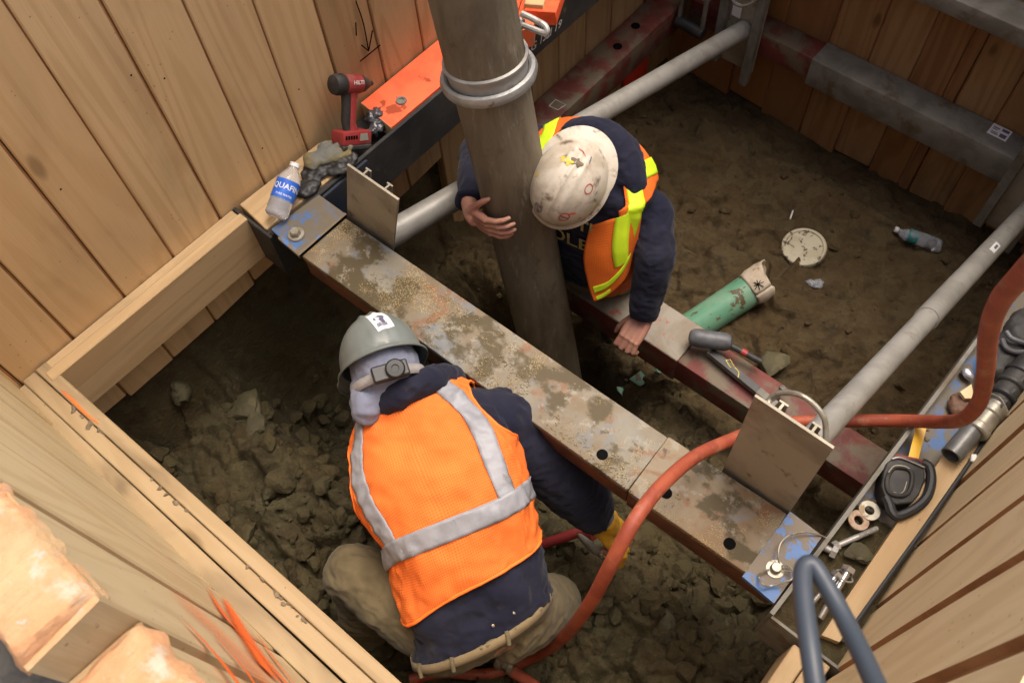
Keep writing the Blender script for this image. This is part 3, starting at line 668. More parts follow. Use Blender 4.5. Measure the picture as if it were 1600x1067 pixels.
rows = [[q + dv * a + (n_ * math.cos(b) + s_ * math.sin(b)) * .0373 for b in np.linspace(-.15, .45, 5)] for a in (-.05, .05)]
mb = MB().grid(rows); mb.build('pipe_sticker', M['white'], sh2)
rows = [[q + dv * a + (n_ * math.cos(b) + s_ * math.sin(b)) * .038 for b in np.linspace(.05, .3, 4)] for a in (-.015, .03)]
mb = MB().grid(rows); mb.build('sticker_print', M['print'], sh2)
channel_post(sh2, -.03, 3.125, -1.08, .3, .2)
lp = crom([P(1200, 640, Y=.965), P(1204, 622, Y=.99), P(1222, 614, Y=1.0), P(1250, 617, Y=1.0), P(1275, 635, Y=1.0), P(1289, 658, Y=.99), P(1290, 690, Y=.965)], 8)
mb = MB().tube(lp, .0065, 10); mb.build('wire_loop', M['zinc_dull'], sh2)
# corner steel bracket, top centre right
t = thing('corner_bracket', 'dark steel corner frame between the red wale and channel bracket', 'bracket', (-1.7, 3.1, -.6))
mb = MB(); mb.box(-1.76, -1.60, 3.02, 3.125, ZL + .12, ZL + .145, .003); mb.build('top_plate', M['steel_gray'], t)
for xx in (-1.75, -1.62):
    mb = MB(); mb.box(xx, xx + .018, 3.02, 3.04, ZL - .05, ZL + .1195, .003); mb.build('leg', M['steel_gray'], t)
mb = MB().tube([(-1.75, 3.03, ZL - .055), (-1.60, 3.03, ZL - .06)], .03, 14); mb.build('roller', M['steel_dark'], t)

# ================================================================== OBJECTS
def PF(px, py, up=0.0):
    """where the ray through a point of the plan meets the soil"""
    r = ray(px, py); d = np.linspace(2.0, 4.6, 900)
    x, y, z = [CAM[i] + r[i] * d for i in range(3)]
    k = int(np.argmax(z < floor_z(x, y))); return CAM + r * float(d[k]) + Vector((0, 0, up))

# tremie pipe
t0, t1 = P(738, 0, d=2.27), P(866, 584, Z=-1.0); ta = (t1 - t0).normalized()
t = thing('concrete_pipe', 'tall muddy grey pipe standing in the dark hole with a clamp ring', 'pipe', tuple(t1))
PR = .112
top = t0 - ta * .55; flg = t0 + ta * ((P(757, 104, d=2.45) - t0).dot(ta))
mb = MB(); mb.tube([top, flg - ta * .012], PR, 48, cap=False); mb.build('upper_pipe', M['pipe'], t)
mb = MB(); mb.tube([flg + ta * .012, flg + ta * .5, t1 + ta * .7], [PR * .975, PR * .97, PR * .97], 48, cap=False); mb.build('lower_pipe', M['pipe'], t)
mb = MB(); mb.lathe(flg, ta, [(PR + .001, -.046), (PR + .009, -.043), (PR + .009, -.036), (PR + .002, -.032), (PR + .002, .03), (PR - .003, .034)], 48, cap=False); mb.build('collar', M['galv'], t)
mb = MB(); ca = ta.orthogonal().normalized(); cb = ta.cross(ca)
prof = [(PR + .004, -.012), (PR + .012, -.018), (PR + .022, -.015), (PR + .027, -.003), (PR + .024, .011), (PR + .014, .017), (PR + .003, .014)]
mb.lathe(flg + ta * .014, ta, prof, 56, cap=False); ring = mb.build('clamp_ring', mottle('cast_zinc_ring', (.30, .30, .285), (.38, .38, .37), (.17, .15, .12), scale=20, rough=.4, metal=.5, bump=.25, bscale=70), t)
la = P(806, 36, d=2.36); lb = P(852, 52, d=2.33); ld = (lb - la).normalized(); le = ld.cross((la - CAM).normalized())
mb = MB(); mb.tube(crom([la, la.lerp(lb, .4), lb, lb + le * .018 - ld * .006, la.lerp(lb, .5) + le * .026, la.lerp(lb, .1) + le * .030], 6), .0085, 10); mb.build('lever', M['galv'], t)
mb = MB(); mb.obox(la, ld * .02, le * .018, ld.cross(le) * .016, .004); mb.build('hinge_lug', M['galv'], t)

# orange painted timbers on the black channel
def hole_ring(q, par):
    mb = MB().lathe(q, (0, 0, 1), [(.0001, .001), (.010, .001), (.0105, .005), (.018, .005), (.020, 0)], 20, cap=False); mb.build('bolt_sleeve', M['steel_gray'], par)
t = thing('orange_timber', 'bright orange painted timber block beside the red impact driver', 'timber', (-1.83, 1.5, 0), 'orange painted timbers')
a = MB(); a.prism([(-1.912, 1.262, .004), (-1.750, 1.245, .004), (-1.750, 1.90, .004), (-1.912, 1.90, .004)], (0, 0, -.062)); a.build('block', M['orange_paint'], t)
hole_ring(P(627, 158, Z=.005), t)
mb = MB(); mb.prism([(-1.914, 1.2605, .003), (-1.749, 1.2432, .003), (-1.749, 1.245, .003), (-1.914, 1.2622, .003)], (0, 0, -.061)); mb.build('raw_end', M['woodA'], t)
t = thing('orange_timber', 'orange sprayed timber stub right of the tall pipe at the top edge', 'timber', (-1.8, 2.1, 0), 'orange painted timbers')
mb = MB(); mb.prism([P(805, 52, Z=.03), P(834, 42, Z=.03), P(838, 8, Z=.03), P(800, -10, Z=.03)], (0, 0, -.085)); mb.prism([P(806, 26, Z=.05), P(790, 4, Z=.05), P(795, -60, Z=.05), P(826, -40, Z=.05)], (0, 0, -.02)); mb.build('stub', mottle('faded_orange_timber', (.62, .17, .07), (.70, .12, .035), (.4, .16, .08), scale=10, bump=.2), t)
t = thing('orange_timber', 'orange edged wooden block lying above the black wale lettering', 'timber', (-1.8, 2.3, 0), 'orange painted timbers')
mb = MB(); mb.obox(P(855, -4, Z=.03), V(.05, .03, 0), V(-.05, .10, 0), (0, 0, .03), .003); mb.build('block', M['orange_paint2'], t)
mb = MB(); mb.obox(P(842, -4, Z=.045), V(.03, .018, 0), V(-.035, .07, 0), (0, 0, .032), .003); mb.build('wood_offcut', M['woodA'], t)
t = thing('orange_timber', 'small red and tan block resting on the far red wale', 'timber', (-1.85, 3.0, ZL), 'orange painted timbers')
q = P(984, 2, Z=ZL + .03); mb = MB(); mb.obox(q, V(.03, .0, 0), V(0, .06, 0), (0, 0, .03), .003); mb.build('block', M['woodA'], t)
mb = MB(); mb.obox(q + V(.01, .075, .002), V(.045, .0, 0), V(0, .012, 0), (0, 0, .03), .003); mb.build('red_end', M['steel_red'], t)
t = thing('orange_sheet', 'vivid red orange plastic sheet tucked under the far red wale', 'plastic sheet', (-1.9, 2.9, -1))
mb = MB(); q = P(993, 112, X=-1.90); mb.obox(q, (.008, 0, 0), (0, .10, 0), (0, 0, .11), .003); mb.build('sheet_face', mottle('red_orange_panel', (.75, .06, .025), (.6, .05, .02), bump=.05), t)

# lettering on the black wale (white paint marker)
def text_mesh(body, size, res=2):
    cu = bpy.data.curves.new('t', 'FONT'); cu.body = body; cu.size = size; cu.resolution_u = res; cu.offset = size * .014; cu.align_x = 'CENTER'; cu.align_y = 'CENTER'
    o = bpy.data.objects.new('t', cu); me = bpy.data.meshes.new_from_object(o); bpy.data.objects.remove(o)
    v = [tuple(p.co) for p in me.vertices]; f = [tuple(p.vertices) for p in me.polygons]; bpy.data.meshes.remove(me); return v, f
wale_black = [o for o in C.objects if o.get('label', '').startswith('black steel channel')][0]
mb = MB()
for body, px, py in (('and', 853, 15), ('it', 861, 29), ('hdl', 849, 38), ('al 19', 866, 46), ('G 15', 842, 66)):
    q = P(px, py, X=-1.7325); vs_, fs_ = text_mesh(body, .048)
    mb.add([(-1.7318, q[1] + x_ + y_ * .25, q[2] + y_) for x_, y_, _ in vs_], fs_)
mb.build('handwriting', M['chalk'], wale_black, smooth=0)
# marker arrow on wall A
mb = MB(); 
for pl in (((556, 2), (568, 38), (576, 80)), ((576, 80), (565, 71)), ((576, 80), (582, 48)), ((563, 96), (594, 71)), ((556, 36), (557, 56))):
    pts = crom([P(x_, y_, X=XA + .0045) for x_, y_ in pl], 5); mb.tube(pts, .0022, 5)
mb.build('marker_arrow', M['ink'], wa)
# knots / nail holes on wall A come from the wood; a few driven nails
mb = MB()
for px, py in ((205, 118), (257, 123), (95, 296), (410, 232), (467, 140)):
    q = P(px, py, X=XA + .004); mb.lathe(q, (1, 0, 0), [(.0001, .001), (.0026, .0008), (.003, 0)], 8, cap=False)
o = mb.build('nail_holes', M['ink'], wa); o['kind'] = 'stuff'
# spray paint streaks on wall C
s = NT('orange_spray_streak'); uv = s.n('ShaderNodeUVMap'); uv.uv_map = 'UVMap'
e = s.math('ABSOLUTE', s.math('SUBTRACT', s.sep(uv.outputs[0], 0), .5)); n = s.noise(None, 140, 5, .75)
al = s.math('SUBTRACT', 1.0, s.ramp(s.math('ADD', e, s.math('MULTIPLY', n, .40)), .22, .62))
al = s.math('MULTIPLY', al, s.math('MULTIPLY', s.ramp(s.sep(uv.outputs[0], 1), 0, .25), 1.0)); s.col((1.0, .17, .02)).rough(.6); s.L(al, s.b.inputs['Alpha']); M['streak'] = s.m
M['streak2'] = M['streak'].copy(); M['streak2'].name = 'faint_orange_overspray'
for l_ in list(M['streak2'].node_tree.links):
    if l_.to_socket.name == 'Alpha':
        src = l_.from_socket; mm = M['streak2'].node_tree.nodes.new('ShaderNodeMath'); mm.operation = 'MULTIPLY'; mm.inputs[1].default_value = .32; M['streak2'].node_tree.links.new(src, mm.inputs[0]); M['streak2'].node_tree.links.new(mm.outputs[0], l_.to_socket); break
def streak(parent, pts, wds, nrm, mat='streak'):
    pts = [Vector(p) for p in crom(pts, 6)]; N = len(pts); W = np.interp(np.linspace(0, 1, N), np.linspace(0, 1, len(wds)), wds); vs = []; uvs = []
    for i, p in enumerate(pts):
        tn = (pts[min(i + 1, N - 1)] - pts[max(i - 1, 0)]).normalized(); sd = tn.cross(Vector(nrm)).normalized()
        for k in range(5): vs.append(p + sd * W[i] * (k / 4 - .5)); uvs.append((k / 4, i / (N - 1)))
    fs = [(i * 5 + k, i * 5 + k + 1, (i + 1) * 5 + k + 1, (i + 1) * 5 + k) for i in range(N - 1) for k in range(4)]
    me = bpy.data.meshes.new('paint_streak'); me.from_pydata([tuple(v) for v in vs], [], fs); me.materials.append(M[mat]); ul = me.uv_layers.new(name='UVMap')
    for l in me.loops: ul.data[l.index].uv = uvs[l.vertex_index]
    return link('paint_streak', me, parent)
def cy(px, py, e=.006):  # point just proud of the leaning face of wall C
    q = P(px, py, Y=YC)
    for _ in range(6): q = P(px, py, Y=YC - .012 * (q[2] + .62) + e)
    return q
for pl, ws in ((((322, 912), (352, 962), (400, 1012), (455, 1075)), (.012, .065, .075, .07)), (((278, 958), (318, 1000), (352, 1040), (385, 1085)), (.012, .04, .05, .04)),
               (((330, 985), (375, 1035), (410, 1085)), (.01, .03, .03)), (((398, 985), (430, 1030), (470, 1080)), (.01, .035, .02)), (((350, 930), (380, 985), (420, 1050)), (.03, .15, .13))):
    streak(wc, [cy(*p_) for p_ in pl], ws, (0, 1, 0))
streak(wc, [cy(270, 930, .0075), cy(330, 975, .0075), cy(385, 1030, .0075), cy(430, 1085, .0075)], (.10, .26, .30, .24), (0, 1, 0), 'streak2')
led = [o for o in C.objects if o.get('label', '').startswith('long pale timber ledge')][0]
streak(led, [P(x_, y_, Z=.0035) for x_, y_ in ((92, 606), (112, 624), (133, 645), (155, 662))], (.006, .016, .014, .004), (0, 0, 1))

# loose board in the channel, bottle, glove, bag, wrap
t = thing('loose_board', 'short tan board in the black channel with the water bottle on it', 'board', (-1.84, .86, 0))
mb = MB(); mb.obox((-1.832, .872, -.028), (.073, -.006, 0), (.006, .172, 0), (0, 0, .028), .003); mb.build('board', M['wale_wood'], t)
def bottle(t, base, axis, h, r, lab, lab_rng, text=None, crush=0.0, side=None, cap=M['white']):
    axis = axis.normalized()
    pr = [(.55, 0), (.80, .012), (.97, .05), (1, .09), (.95, .13), (1, .16), (.96, .2), (1, .235), (.97, .28), (.97, .60), (1, .64), (.99, .68), (.86, .76), (.62, .84), (.42, .89), (.40, .93), (.44, .935), (.44, .945)]
    mb = MB().lathe(base, axis, [(a * r, b * h) for a, b in pr], 28)
    if crush: mb.v = [tuple(Vector(v) + Vector((mnoise.noise(Vector(v) * 25), mnoise.noise(Vector(v) * 25 + Vector((5, 0, 0))), mnoise.noise(Vector(v) * 25 + Vector((0, 7, 0))))) * crush) for v in mb.v]
    mb.build('bottle_shell', M['water'], t)
    mb = MB().lathe(base, axis, [(.45 * r, .93 * h), (.45 * r, 1.0 * h), (.38 * r, 1.005 * h)], 20); mb.build('cap', cap, t)
    mb = MB().lathe(base, axis, [(r * 1.012, lab_rng[0] * h), (r * 1.012, lab_rng[1] * h)], 28, cap=False)
    if crush: mb.v = [tuple(Vector(v) + Vector((mnoise.noise(Vector(v) * 25), mnoise.noise(Vector(v) * 25 + Vector((5, 0, 0))), mnoise.noise(Vector(v) * 25 + Vector((0, 7, 0))))) * crush) for v in mb.v]
    mb.build('label_band', lab, t)
    if text:
        fr = side - axis * side.dot(axis); fr.normalize(); sx = fr.cross(axis); mb = MB()
        for body, size, off in text:
            vs_, fs_ = text_mesh(body, size)
            out = []
            for x_, y_, _ in vs_:
                an = x_ / r; out.append(base + axis * (h * (lab_rng[0] + lab_rng[1]) / 2 + y_ + off) + (fr * math.cos(an) - sx * math.sin(an)) * r * 1.022)
            mb.add(out, fs_)
        mb.build('lettering', M['white'], t, smooth=0)
b0 = P(430, 340, Z=.034); b1 = P(462, 256, Z=.10); 
t = thing('water_bottle', 'clear water bottle with blue label leaning on the tan wall', 'bottle', tuple(b0), 'plastic water bottles')
h_ = (b1 - b0).length; bottle(t, b0, b1 - b0, h_, h_ * .205, M['label_blue'], (.33, .66), (('AQUAFINA', .025, .006), ('PURE WATER', .009, -.020)), side=(CAM - b0))
# glove
def lump(name, parts, mat, parent, vox=.006, disp=.004, dsc=28, smooth_it=3):
    mb = MB()
    for c, ax, ay, az in parts: mb.ell(c, ax, ay, az)
    return remesh(mb, name, mat, parent, vox, disp, dsc, smooth_it)
def remesh(mb, name, mats, parent, vox, disp=0.0, dsc=20, it=2, wr=None):
    me = mb.mesh(name, mats, 0); o = bpy.data.objects.new(name, me); C.objects.link(o)
    m = o.modifiers.new('r', 'REMESH'); m.mode = 'VOXEL'; m.voxel_size = vox; m.use_smooth_shade = True
    if it: m2 = o.modifiers.new('s', 'SMOOTH'); m2.iterations = it; m2.factor = .5
    dg = bpy.context.evaluated_depsgraph_get(); me2 = bpy.data.meshes.new_from_object(o.evaluated_get(dg)); bpy.data.objects.remove(o)
    if disp or wr:
        n = len(me2.vertices); co = np.empty(n * 3); me2.vertices.foreach_get('co', co); no = np.array([v.normal for v in me2.vertices]); co = co.reshape(-1, 3)
        f = wr if wr else (lambda p: disp * (mnoise.noise(p * dsc) + .5 * mnoise.noise(p * dsc * 2.3)))
        dd = np.array([f(Vector(p)) for p in co]); co = co + no * dd[:, None]; me2.vertices.foreach_set('co', co.ravel()); me2.update()
    me2.name = name
    me2.polygons.foreach_set('use_smooth', [True] * len(me2.polygons))
    return link(name, me2, parent)
g = P(510, 243, Z=.03)
t = thing('work_glove', 'dusty grey green work glove lying below the driver battery', 'glove', tuple(g))
ex, ey, ez = V(.35, .9, 0).normalized(), V(-.9, .35, 0).normalized(), V(0, 0, 1)
lump('palm', [(g, ex * .062, ey * .036, ez * .02), (g + ex * .05 + ey * .012 + ez * .004, ex * .04, ey * .013, ez * .014), (g + ex * .055 - ey * .010, ex * .042, ey * .012, ez * .013), (g + ex * .045 - ey * .028 - ez * .004, ex * .036, ey * .012, ez * .012), (g - ex * .05, ex * .03, ey * .038, ez * .022), (g + ey * .038 + ex * .012 + ez * .008, ex * .03, ey * .014, ez * .012)], M['glovegray'], t, .005, .004, 40)
g = P(497, 277, Z=.015)
t = thing('black_bag', 'torn black plastic scrap between the bottle and the glove', 'plastic scrap', tuple(g))
lump('plastic', [(g + V(.0, -.045, -.006), V(.035, .02, 0), V(-.015, .045, 0), V(0, 0, .016)), (g + V(-.03, .03, .0), V(.045, .01, 0), V(-.01, .07, 0), V(0, 0, .014)), (g + V(.02, .09, .0), V(.040, .01, 0), V(-.01, .06, 0), V(0, 0, .014))], M['black'], t, .005, .007, 45)
g = P(592, 196, Z=-.02)
t = thing('plastic_wrap', 'crumpled dark clear wrap behind the driver battery', 'plastic scrap', tuple(g))
lump('wrap', [(g, V(.026, .0, 0), V(0, .045, 0), V(0, 0, .022)), (g + V(-.03, .015, .012), V(.026, .01, 0), V(0, .035, 0), V(0, 0, .028)), (g + V(.01, -.035, .01), V(.018, .0, 0), V(0, .03, 0), V(0, 0, .014))], plain('dark_clear_wrap', (.10, .10, .11), .12, 0, Transmission_Weight=.35), t, .005, .012, 60, 1)

# red impact driver
d0 = P(548, 226, X=-1.800); d1 = P(547, 127, X=-1.868); dn = P(581, 127, X=-1.855)
up = (d1 - d0); S_ = up.length / .215; up.normalize(); fw = (dn - d1); fw = (fw - up * fw.dot(up)).normalized(); sd_ = up.cross(fw)
t = thing('impact_driver', 'red and black cordless impact driver propped against the plank wall', 'power tool', tuple(d0))
def DL(x_, y_, z_): return d0 + (fw * x_ + sd_ * y_ + up * z_) * S_
mb = MB(); mb.obox(DL(.004, 0, .026), fw * .062 * S_, sd_ * .036 * S_, up * .024 * S_, .006); mb.build('battery', M['tool_red'], t)
mb = MB(); mb.obox(DL(.004, 0, -.006), fw * .063 * S_, sd_ * .037 * S_, up * .009 * S_, .004); mb.build('battery_base', M['black2'], t)
mb = MB(); mb.tube([DL(.006, 0, .045), DL(.0, 0, .075), DL(.004, 0, .12), DL(.004, 0, .165), DL(.004, 0, .19)], [.024 * S_, .018 * S_, .0185 * S_, .02 * S_, .024 * S_], 14, flat=fw); mb.v = mb.v; mb.build('grip', M['tool_red'], t)
mb = MB(); mb.tube([DL(-.016, 0, .05), DL(-.020, 0, .085), DL(-.017, 0, .13), DL(-.018, 0, .18)], [.014 * S_, .017 * S_, .017 * S_, .018 * S_], 12); mb.build('rubber_grip', M['black2'], t)
mb = MB(); mb.lathe(DL(-.028, 0, .205), fw, [(.026 * S_, 0), (.033 * S_, .006 * S_), (.034 * S_, .045 * S_), (.032 * S_, .068 * S_), (.028 * S_, .072 * S_)], 24); mb.build('motor_housing', M['tool_red'], t)
mb = MB(); mb.lathe(DL(-.072, 0, .205), fw, [(.018 * S_, -.004 * S_), (.032 * S_, .0), (.0365 * S_, .014 * S_), (.0365 * S_, .036 * S_), (.031 * S_, .046 * S_)], 24); mb.build('rear_cap', M['black2'], t)
mb = MB(); mb.lathe(DL(.044, 0, .205), fw, [(.030 * S_, 0), (.028 * S_, .012 * S_), (.016 * S_, .034 * S_), (.010 * S_, .040 * S_), (.008 * S_, .052 * S_)], 20); mb.build('nose', M['black2'], t)
mb = MB(); mb.obox(DL(.022, 0, .17), fw * .006 * S_, sd_ * .008 * S_, up * .016 * S_, .003); mb.build('trigger', M['black'], t)
def decal(body, c, right, upv, nrm, size, mat, parent, name='lettering'):
    vs_, fs_ = text_mesh(body, size); mb = MB(); mb.add([c + right * x_ + upv * y_ + nrm * .0006 for x_, y_, _ in vs_], fs_); return mb.build(name, mat, parent, smooth=0)
vside = -sd_ if (-sd_).dot(CAM - d0) > 0 else sd_
rgt = fw if fw.cross(up).dot(vside) > 0 else -fw
decal('HILTI', DL(.012, 0, .213) + vside * .0345 * S_, rgt, up, vside, .019 * S_, M['white'], t)
mb = MB(); 
for k in range(5): mb.obox(DL(-.045 + .011 * k, 0, .030) + vside * .0363 * S_, fw * .0042 * S_, vside * .0004, up * .0065 * S_)
mb.build('battery_print', M['ink'], t)
mb = MB(); mb.prism([DL(.012, 0, .017) + vside * .0362 * S_, DL(.05, 0, .017) + vside * .0362 * S_, DL(.045, 0, .042) + vside * .0362 * S_, DL(.016, 0, .042) + vside * .0362 * S_], vside * .0008); mb.build('battery_sticker', M['alu_edge'], t)

# tape measure on the right ledge
t = thing('tape_measure', 'black and red tape measure with yellow blade on the right ledge', 'tape measure', tuple(P(1415, 760, Z=0)))
TZ = .018
def rp(poly, z): return [P(x_, y_, Z=z) for x_, y_ in poly]
body = [(1386, 722), (1400, 713), (1436, 718), (1445, 728), (1445, 750), (1437, 772), (1426, 785), (1400, 788), (1384, 778), (1377, 758), (1381, 736)]
mb = MB(); mb.prism(rp(body, TZ), (0, 0, -.062)); o = mb.build('case', M['black2'], t, smooth=50)
b = o.modifiers.new('b', 'BEVEL'); b.width = .004; b.segments = 3; b.limit_method = 'ANGLE'
ringp = [(1390, 738), (1398, 730), (1415, 731), (1424, 738), (1425, 752), (1420, 768), (1410, 774), (1394, 772), (1387, 764), (1386, 750), (1390, 738)]
mb = MB(); mb.tube(crom(rp(ringp, TZ + .003), 4), .006, 10, cap=False); mb.build('case_ring', M['black2'], t)
mb = MB(); mb.tube(crom(rp([(1388, 738), (1397, 728), (1412, 728), (1421, 732)], TZ + .008), 5), .0018, 6); mb.tube(crom(rp([(1396, 768), (1404, 771), (1412, 767), (1417, 752)], TZ + .004), 5), .0012, 6); mb.build('worn_rim', M['alu'], t)
mb = MB(); mb.prism(rp([(1397, 714), (1400, 709), (1444, 718), (1446, 731), (1420, 722)], TZ - .002), (0, 0, -.035)); mb.build('red_mouth', mottle('dark_red_plastic', (.20, .025, .02), (.12, .02, .02), bump=.05), t)
mb = MB(); mb.tube(crom(rp([(1394, 717), (1406, 715), (1424, 721), (1444, 730)], TZ + .004), 5), .003, 8); mb.build('chrome_strip', M['chrome'], t)
hp = crom(rp([(1440, 722), (1452, 730), (1455, 752), (1448, 776), (1430, 794), (1404, 806), (1394, 800), (1390, 788), (1384, 776)], TZ - .008), 6)
mb = MB(); mb.tube(hp, .0125, 10); mb.build('handle', M['black'], t)
mb = MB(); y0_ = P(1427, 716, Z=.006); y1_ = P(1441, 662, Z=.006); dx = (y1_ - y0_); sx = V(-dx[1], dx[0], 0).normalized() * .0125
mb.obox((y0_ + y1_) / 2, dx / 2, sx, (0, 0, .0006)); mb.build('blade', M['yellow'], t)
# washers, bolts, nuts
def washer(px, py, z, lab, red=False):
    q = P(px, py, Z=z); t = thing('washer', lab, 'washer', tuple(q), 'loose washers on the right ledge')
    n_ = V(random.uniform(-.15, .15), random.uniform(-.15, .15), 1)
    mb = MB().lathe(q, n_, [(.0115, 0), (.0265, 0), (.0275, .002), (.0265, .0045), (.0125, .0045), (.0115, .0025), (.0115, 0)], 28, cap=False); mb.build('ring', M['zinc_dull'] if not red else mottle('rust_washer', (.42, .34, .24), (.36, .2, .13), scale=40, bump=.1), t)
washer(1358, 798, -.022, 'grey zinc washer lying nearer the tape measure handle'); washer(1341, 813, -.02, 'rust stained washer lying nearer the long dull bolt', True)
def bolt(px0, py0, px1, py1, z0, z1, r, lab, mat, hd=True, thread=.5):
    a, b = P(px0, py0, Z=z0), P(px1, py1, Z=z1); ax = (b - a); L = ax.length; ax.normalize()
    t = thing('bolt', lab, 'bolt', tuple(a), 'loose bolts on the right ledge')
    pr = [(r, .0), (r, L * (1 - thread))]; k = int(L * thread / .0045)
    for i in range(k):
        h = L * (1 - thread) + L * thread * i / k; pr += [(r * 1.04, h + .001), (r * .84, h + .0032)]
    pr += [(r * .8, L)]
    mb = MB().lathe(a, ax, pr, 14); mb.build('shank', mat, t)
    if hd: mb = MB().lathe(a, ax, [(r * 1.75, -.012), (r * 1.85, -.009), (r * 1.85, .002), (r * 1.1, .003)], 6); mb.build('bolt_head', mat, t)
    return t
bolt(1309, 852, 1371, 825, -.022, -.018, .0075, 'long dull grey bolt pointing at the washers', M['galv'])
bolt(1324, 893, 1281, 966, .0, -.012, .0095, 'longest bright threaded bolt beside the blue cable loop', M['chrome'])
bolt(1305, 901, 1268, 942, -.005, -.015, .0085, 'shorter bright bolt half hidden by the blue cable loop', M['chrome'])
t = bolt(1300, 861, 1285, 853, -.02, -.022, .009, 'stubby grey bolt with big head beside the lip of the ledge', M['galv'], thread=.3)
q = P(1322, 902, Z=.0); t = thing('shackle', 'thin dull wire ring around the bright bolts', 'ring', tuple(q))
mb = MB().tube(crom([P(x_, y_, Z=z_) for x_, y_, z_ in ((1306, 893, 0), (1310, 900, .012), (1322, 908, .016), (1332, 908, .0), (1327, 898, -.01), (1312, 890, -.008), (1306, 893, 0))], 6), .0022, 7, cap=False); mb.build('ring', M['galv'], t)
q = P(1345, 864, Z=-.018); t = thing('mud_lump', 'grey mud lump beside the long dull bolt', 'mud lump', tuple(q)); mb = MB(); rock_mesh(mb, q, .03, 4, 3, (1.3, .9, .5)); mb.build('lump', M['rock'], t)

# hose fitting at right
t = thing('hose_fitting', 'dull metal air hose coupling with dark open pipe end', 'hose fitting', tuple(P(1530, 670, Z=.04)))
f0, f1, f2, f3 = P(1486, 712, Z=.028), P(1522, 676, Z=.034), P(1556, 634, Z=.04), P(1590, 590, Z=.045); fa = (f3 - f0).normalized(); L1 = (f1 - f0).length
mb = MB().lathe(f0, fa, [(.021, .03), (.021, 0), (.027, 0), (.027, L1)], 24, cap=False); mb.build('pipe_end', mottle('dark_pipe', (.12, .125, .125), (.17, .165, .155), scale=20, metal=.4, rough=.4), t)
mb = MB().lathe(f0 + fa * .02, fa, [(.0001, 0), (.02, 0)], 20, cap=False); mb.build('bore', M['ink'], t)
L2 = (f2 - f1).length; mb = MB().lathe(f1, fa, [(.03, 0), (.034, .004), (.034, .02), (.031, .024), (.031, L2 * .6), (.035, L2 * .65), (.035, L2 * .95), (.03, L2)], 24); mb.build('coupling', M['zinc_dull'], t)
mb = MB(); mb.tube([f2, f2.lerp(f3, .5), f3, f3 + fa * .25], [.03, .034, .036, .036], 16); mb.build('rubber_tail', M['black2'], t)
for k in range(3):
    q = f2.lerp(f3, .2 + .4 * k); mb = MB().lathe(q, fa, [(.036, 0), (.041, .004), (.041, .012), (.036, .016)], 20, cap=False); mb.build('clamp', M['steel_dark'], t)
    mb = MB(); mb.obox(q + V(.0, -.03, .028), fa * .012, V(.01, .0, .006), V(0, .008, .004), .003); mb.build('clamp_bolt', M['steel_dark'], t)
mb = MB().tube(crom([f2 + V(-.03, .0, .036), f2 + V(.0, -.01, .05), f2 + V(.05, -.04, .03)], 5), .0018, 6); mb.build('safety_wire', M['alu'], t)
t = thing('rubber_sleeve', 'dusty black rubber sleeve lying by the orange bend of the hose', 'rubber sleeve', tuple(P(1565, 565, Z=.02)))
q = P(1570, 556, Z=.02); lump('sleeve', [(q, V(.05, .01, 0), V(-.01, .09, 0), V(0, 0, .03)), (q + V(.0, .1, .01), V(.045, .01, 0), V(-.01, .08, 0), V(0, 0, .032)), (q + V(.02, .2, .02), V(.05, .01, 0), V(-.01, .08, 0), V(0, 0, .03))], M['black2'], t, .007, .006, 30)
t = thing('grey_hose_loop', 'two thin dark grey hoses looping over the far end of the right ledge', 'hose', tuple(P(1585, 525, Z=.05)))
for k, pl in enumerate((((1572, 518), (1580, 528), (1592, 533), (1612, 540), (1640, 560)), ((1566, 530), (1572, 543), (1586, 550), (1612, 552), (1640, 575)))):
    mb = MB().tube(crom([P(x_, y_, Z=.06) for x_, y_ in pl], 6), .007, 9); mb.build('hose_strand', M['gray_rubber'], t)
t = thing('rust_rag', 'rust brown rag behind the bend of the red hose', 'rag', tuple(P(1500, 640, Z=-.03)))
q = P(1502, 632, Z=-.035); lump('rag', [(q, V(.035, 0, 0), V(0, .045, 0), V(0, 0, .014)), (q + V(.02, .03, .01), V(.025, 0, 0), V(0, .03, 0), V(0, 0, .014))], mottle('rust_rag', (.16, .075, .045), (.11, .055, .03), bump=.4), t, .005, .006, 50)
t = thing('wood_chip', 'pale split wood wedge behind the red hose bend', 'wood chip', tuple(P(1510, 612, Z=.0)))
mb = MB(); mb.prism([P(x_, y_, Z=-.005) for x_, y_ in ((1500, 612), (1518, 600), (1522, 622), (1508, 622))], (0, 0, -.012)); mb.build('wedge', M['woodD'], t)
t = thing('foil_scrap', 'small bluish foil scrap on the lip side of the right ledge', 'scrap', tuple(P(1512, 582, Z=-.02)))
mb = MB(); rock_mesh(mb, P(1510, 583, Z=-.03), .022, 9, 2, (1.5, .7, .5)); mb.build('foil', M['foil'], t)

# red air hose
hp = [P(640, 1062, Z=-.66), P(690, 1050, Z=-.67), P(760, 1052, Z=-.68), P(830, 1028, d=2.72), P(880, 995, d=2.45), P(920, 945, d=2.18), P(949, 892, d=2.02), P(973, 845, d=1.97), P(1000, 800, d=1.98), P(1035, 757, d=2.05), P(1085, 714, d=2.18), P(1140, 688, d=2.28), P(1190, 670, d=2.36), P(1240, 660, d=2.42), P(1300, 658, d=2.42), P(1400, 657, d=2.36), P(1470, 659, d=2.24), P(1505, 654, d=2.08), P(1530, 628, d=1.95), P(1540, 580, d=1.78), P(1544, 525, d=1.60), P(1560, 475, d=1.44), P(1592, 435, d=1.30), P(1650, 380, d=1.15), P(1800, 290, d=.95), V(1.0, 1.25, 1.45), V(1.35, 1.15, 1.08), V(1.9, 1.0, 1.0)]
t = thing('air_hose', 'long dusty red air hose arching over the main beam and right ledge', 'hose', tuple(hp[10]))
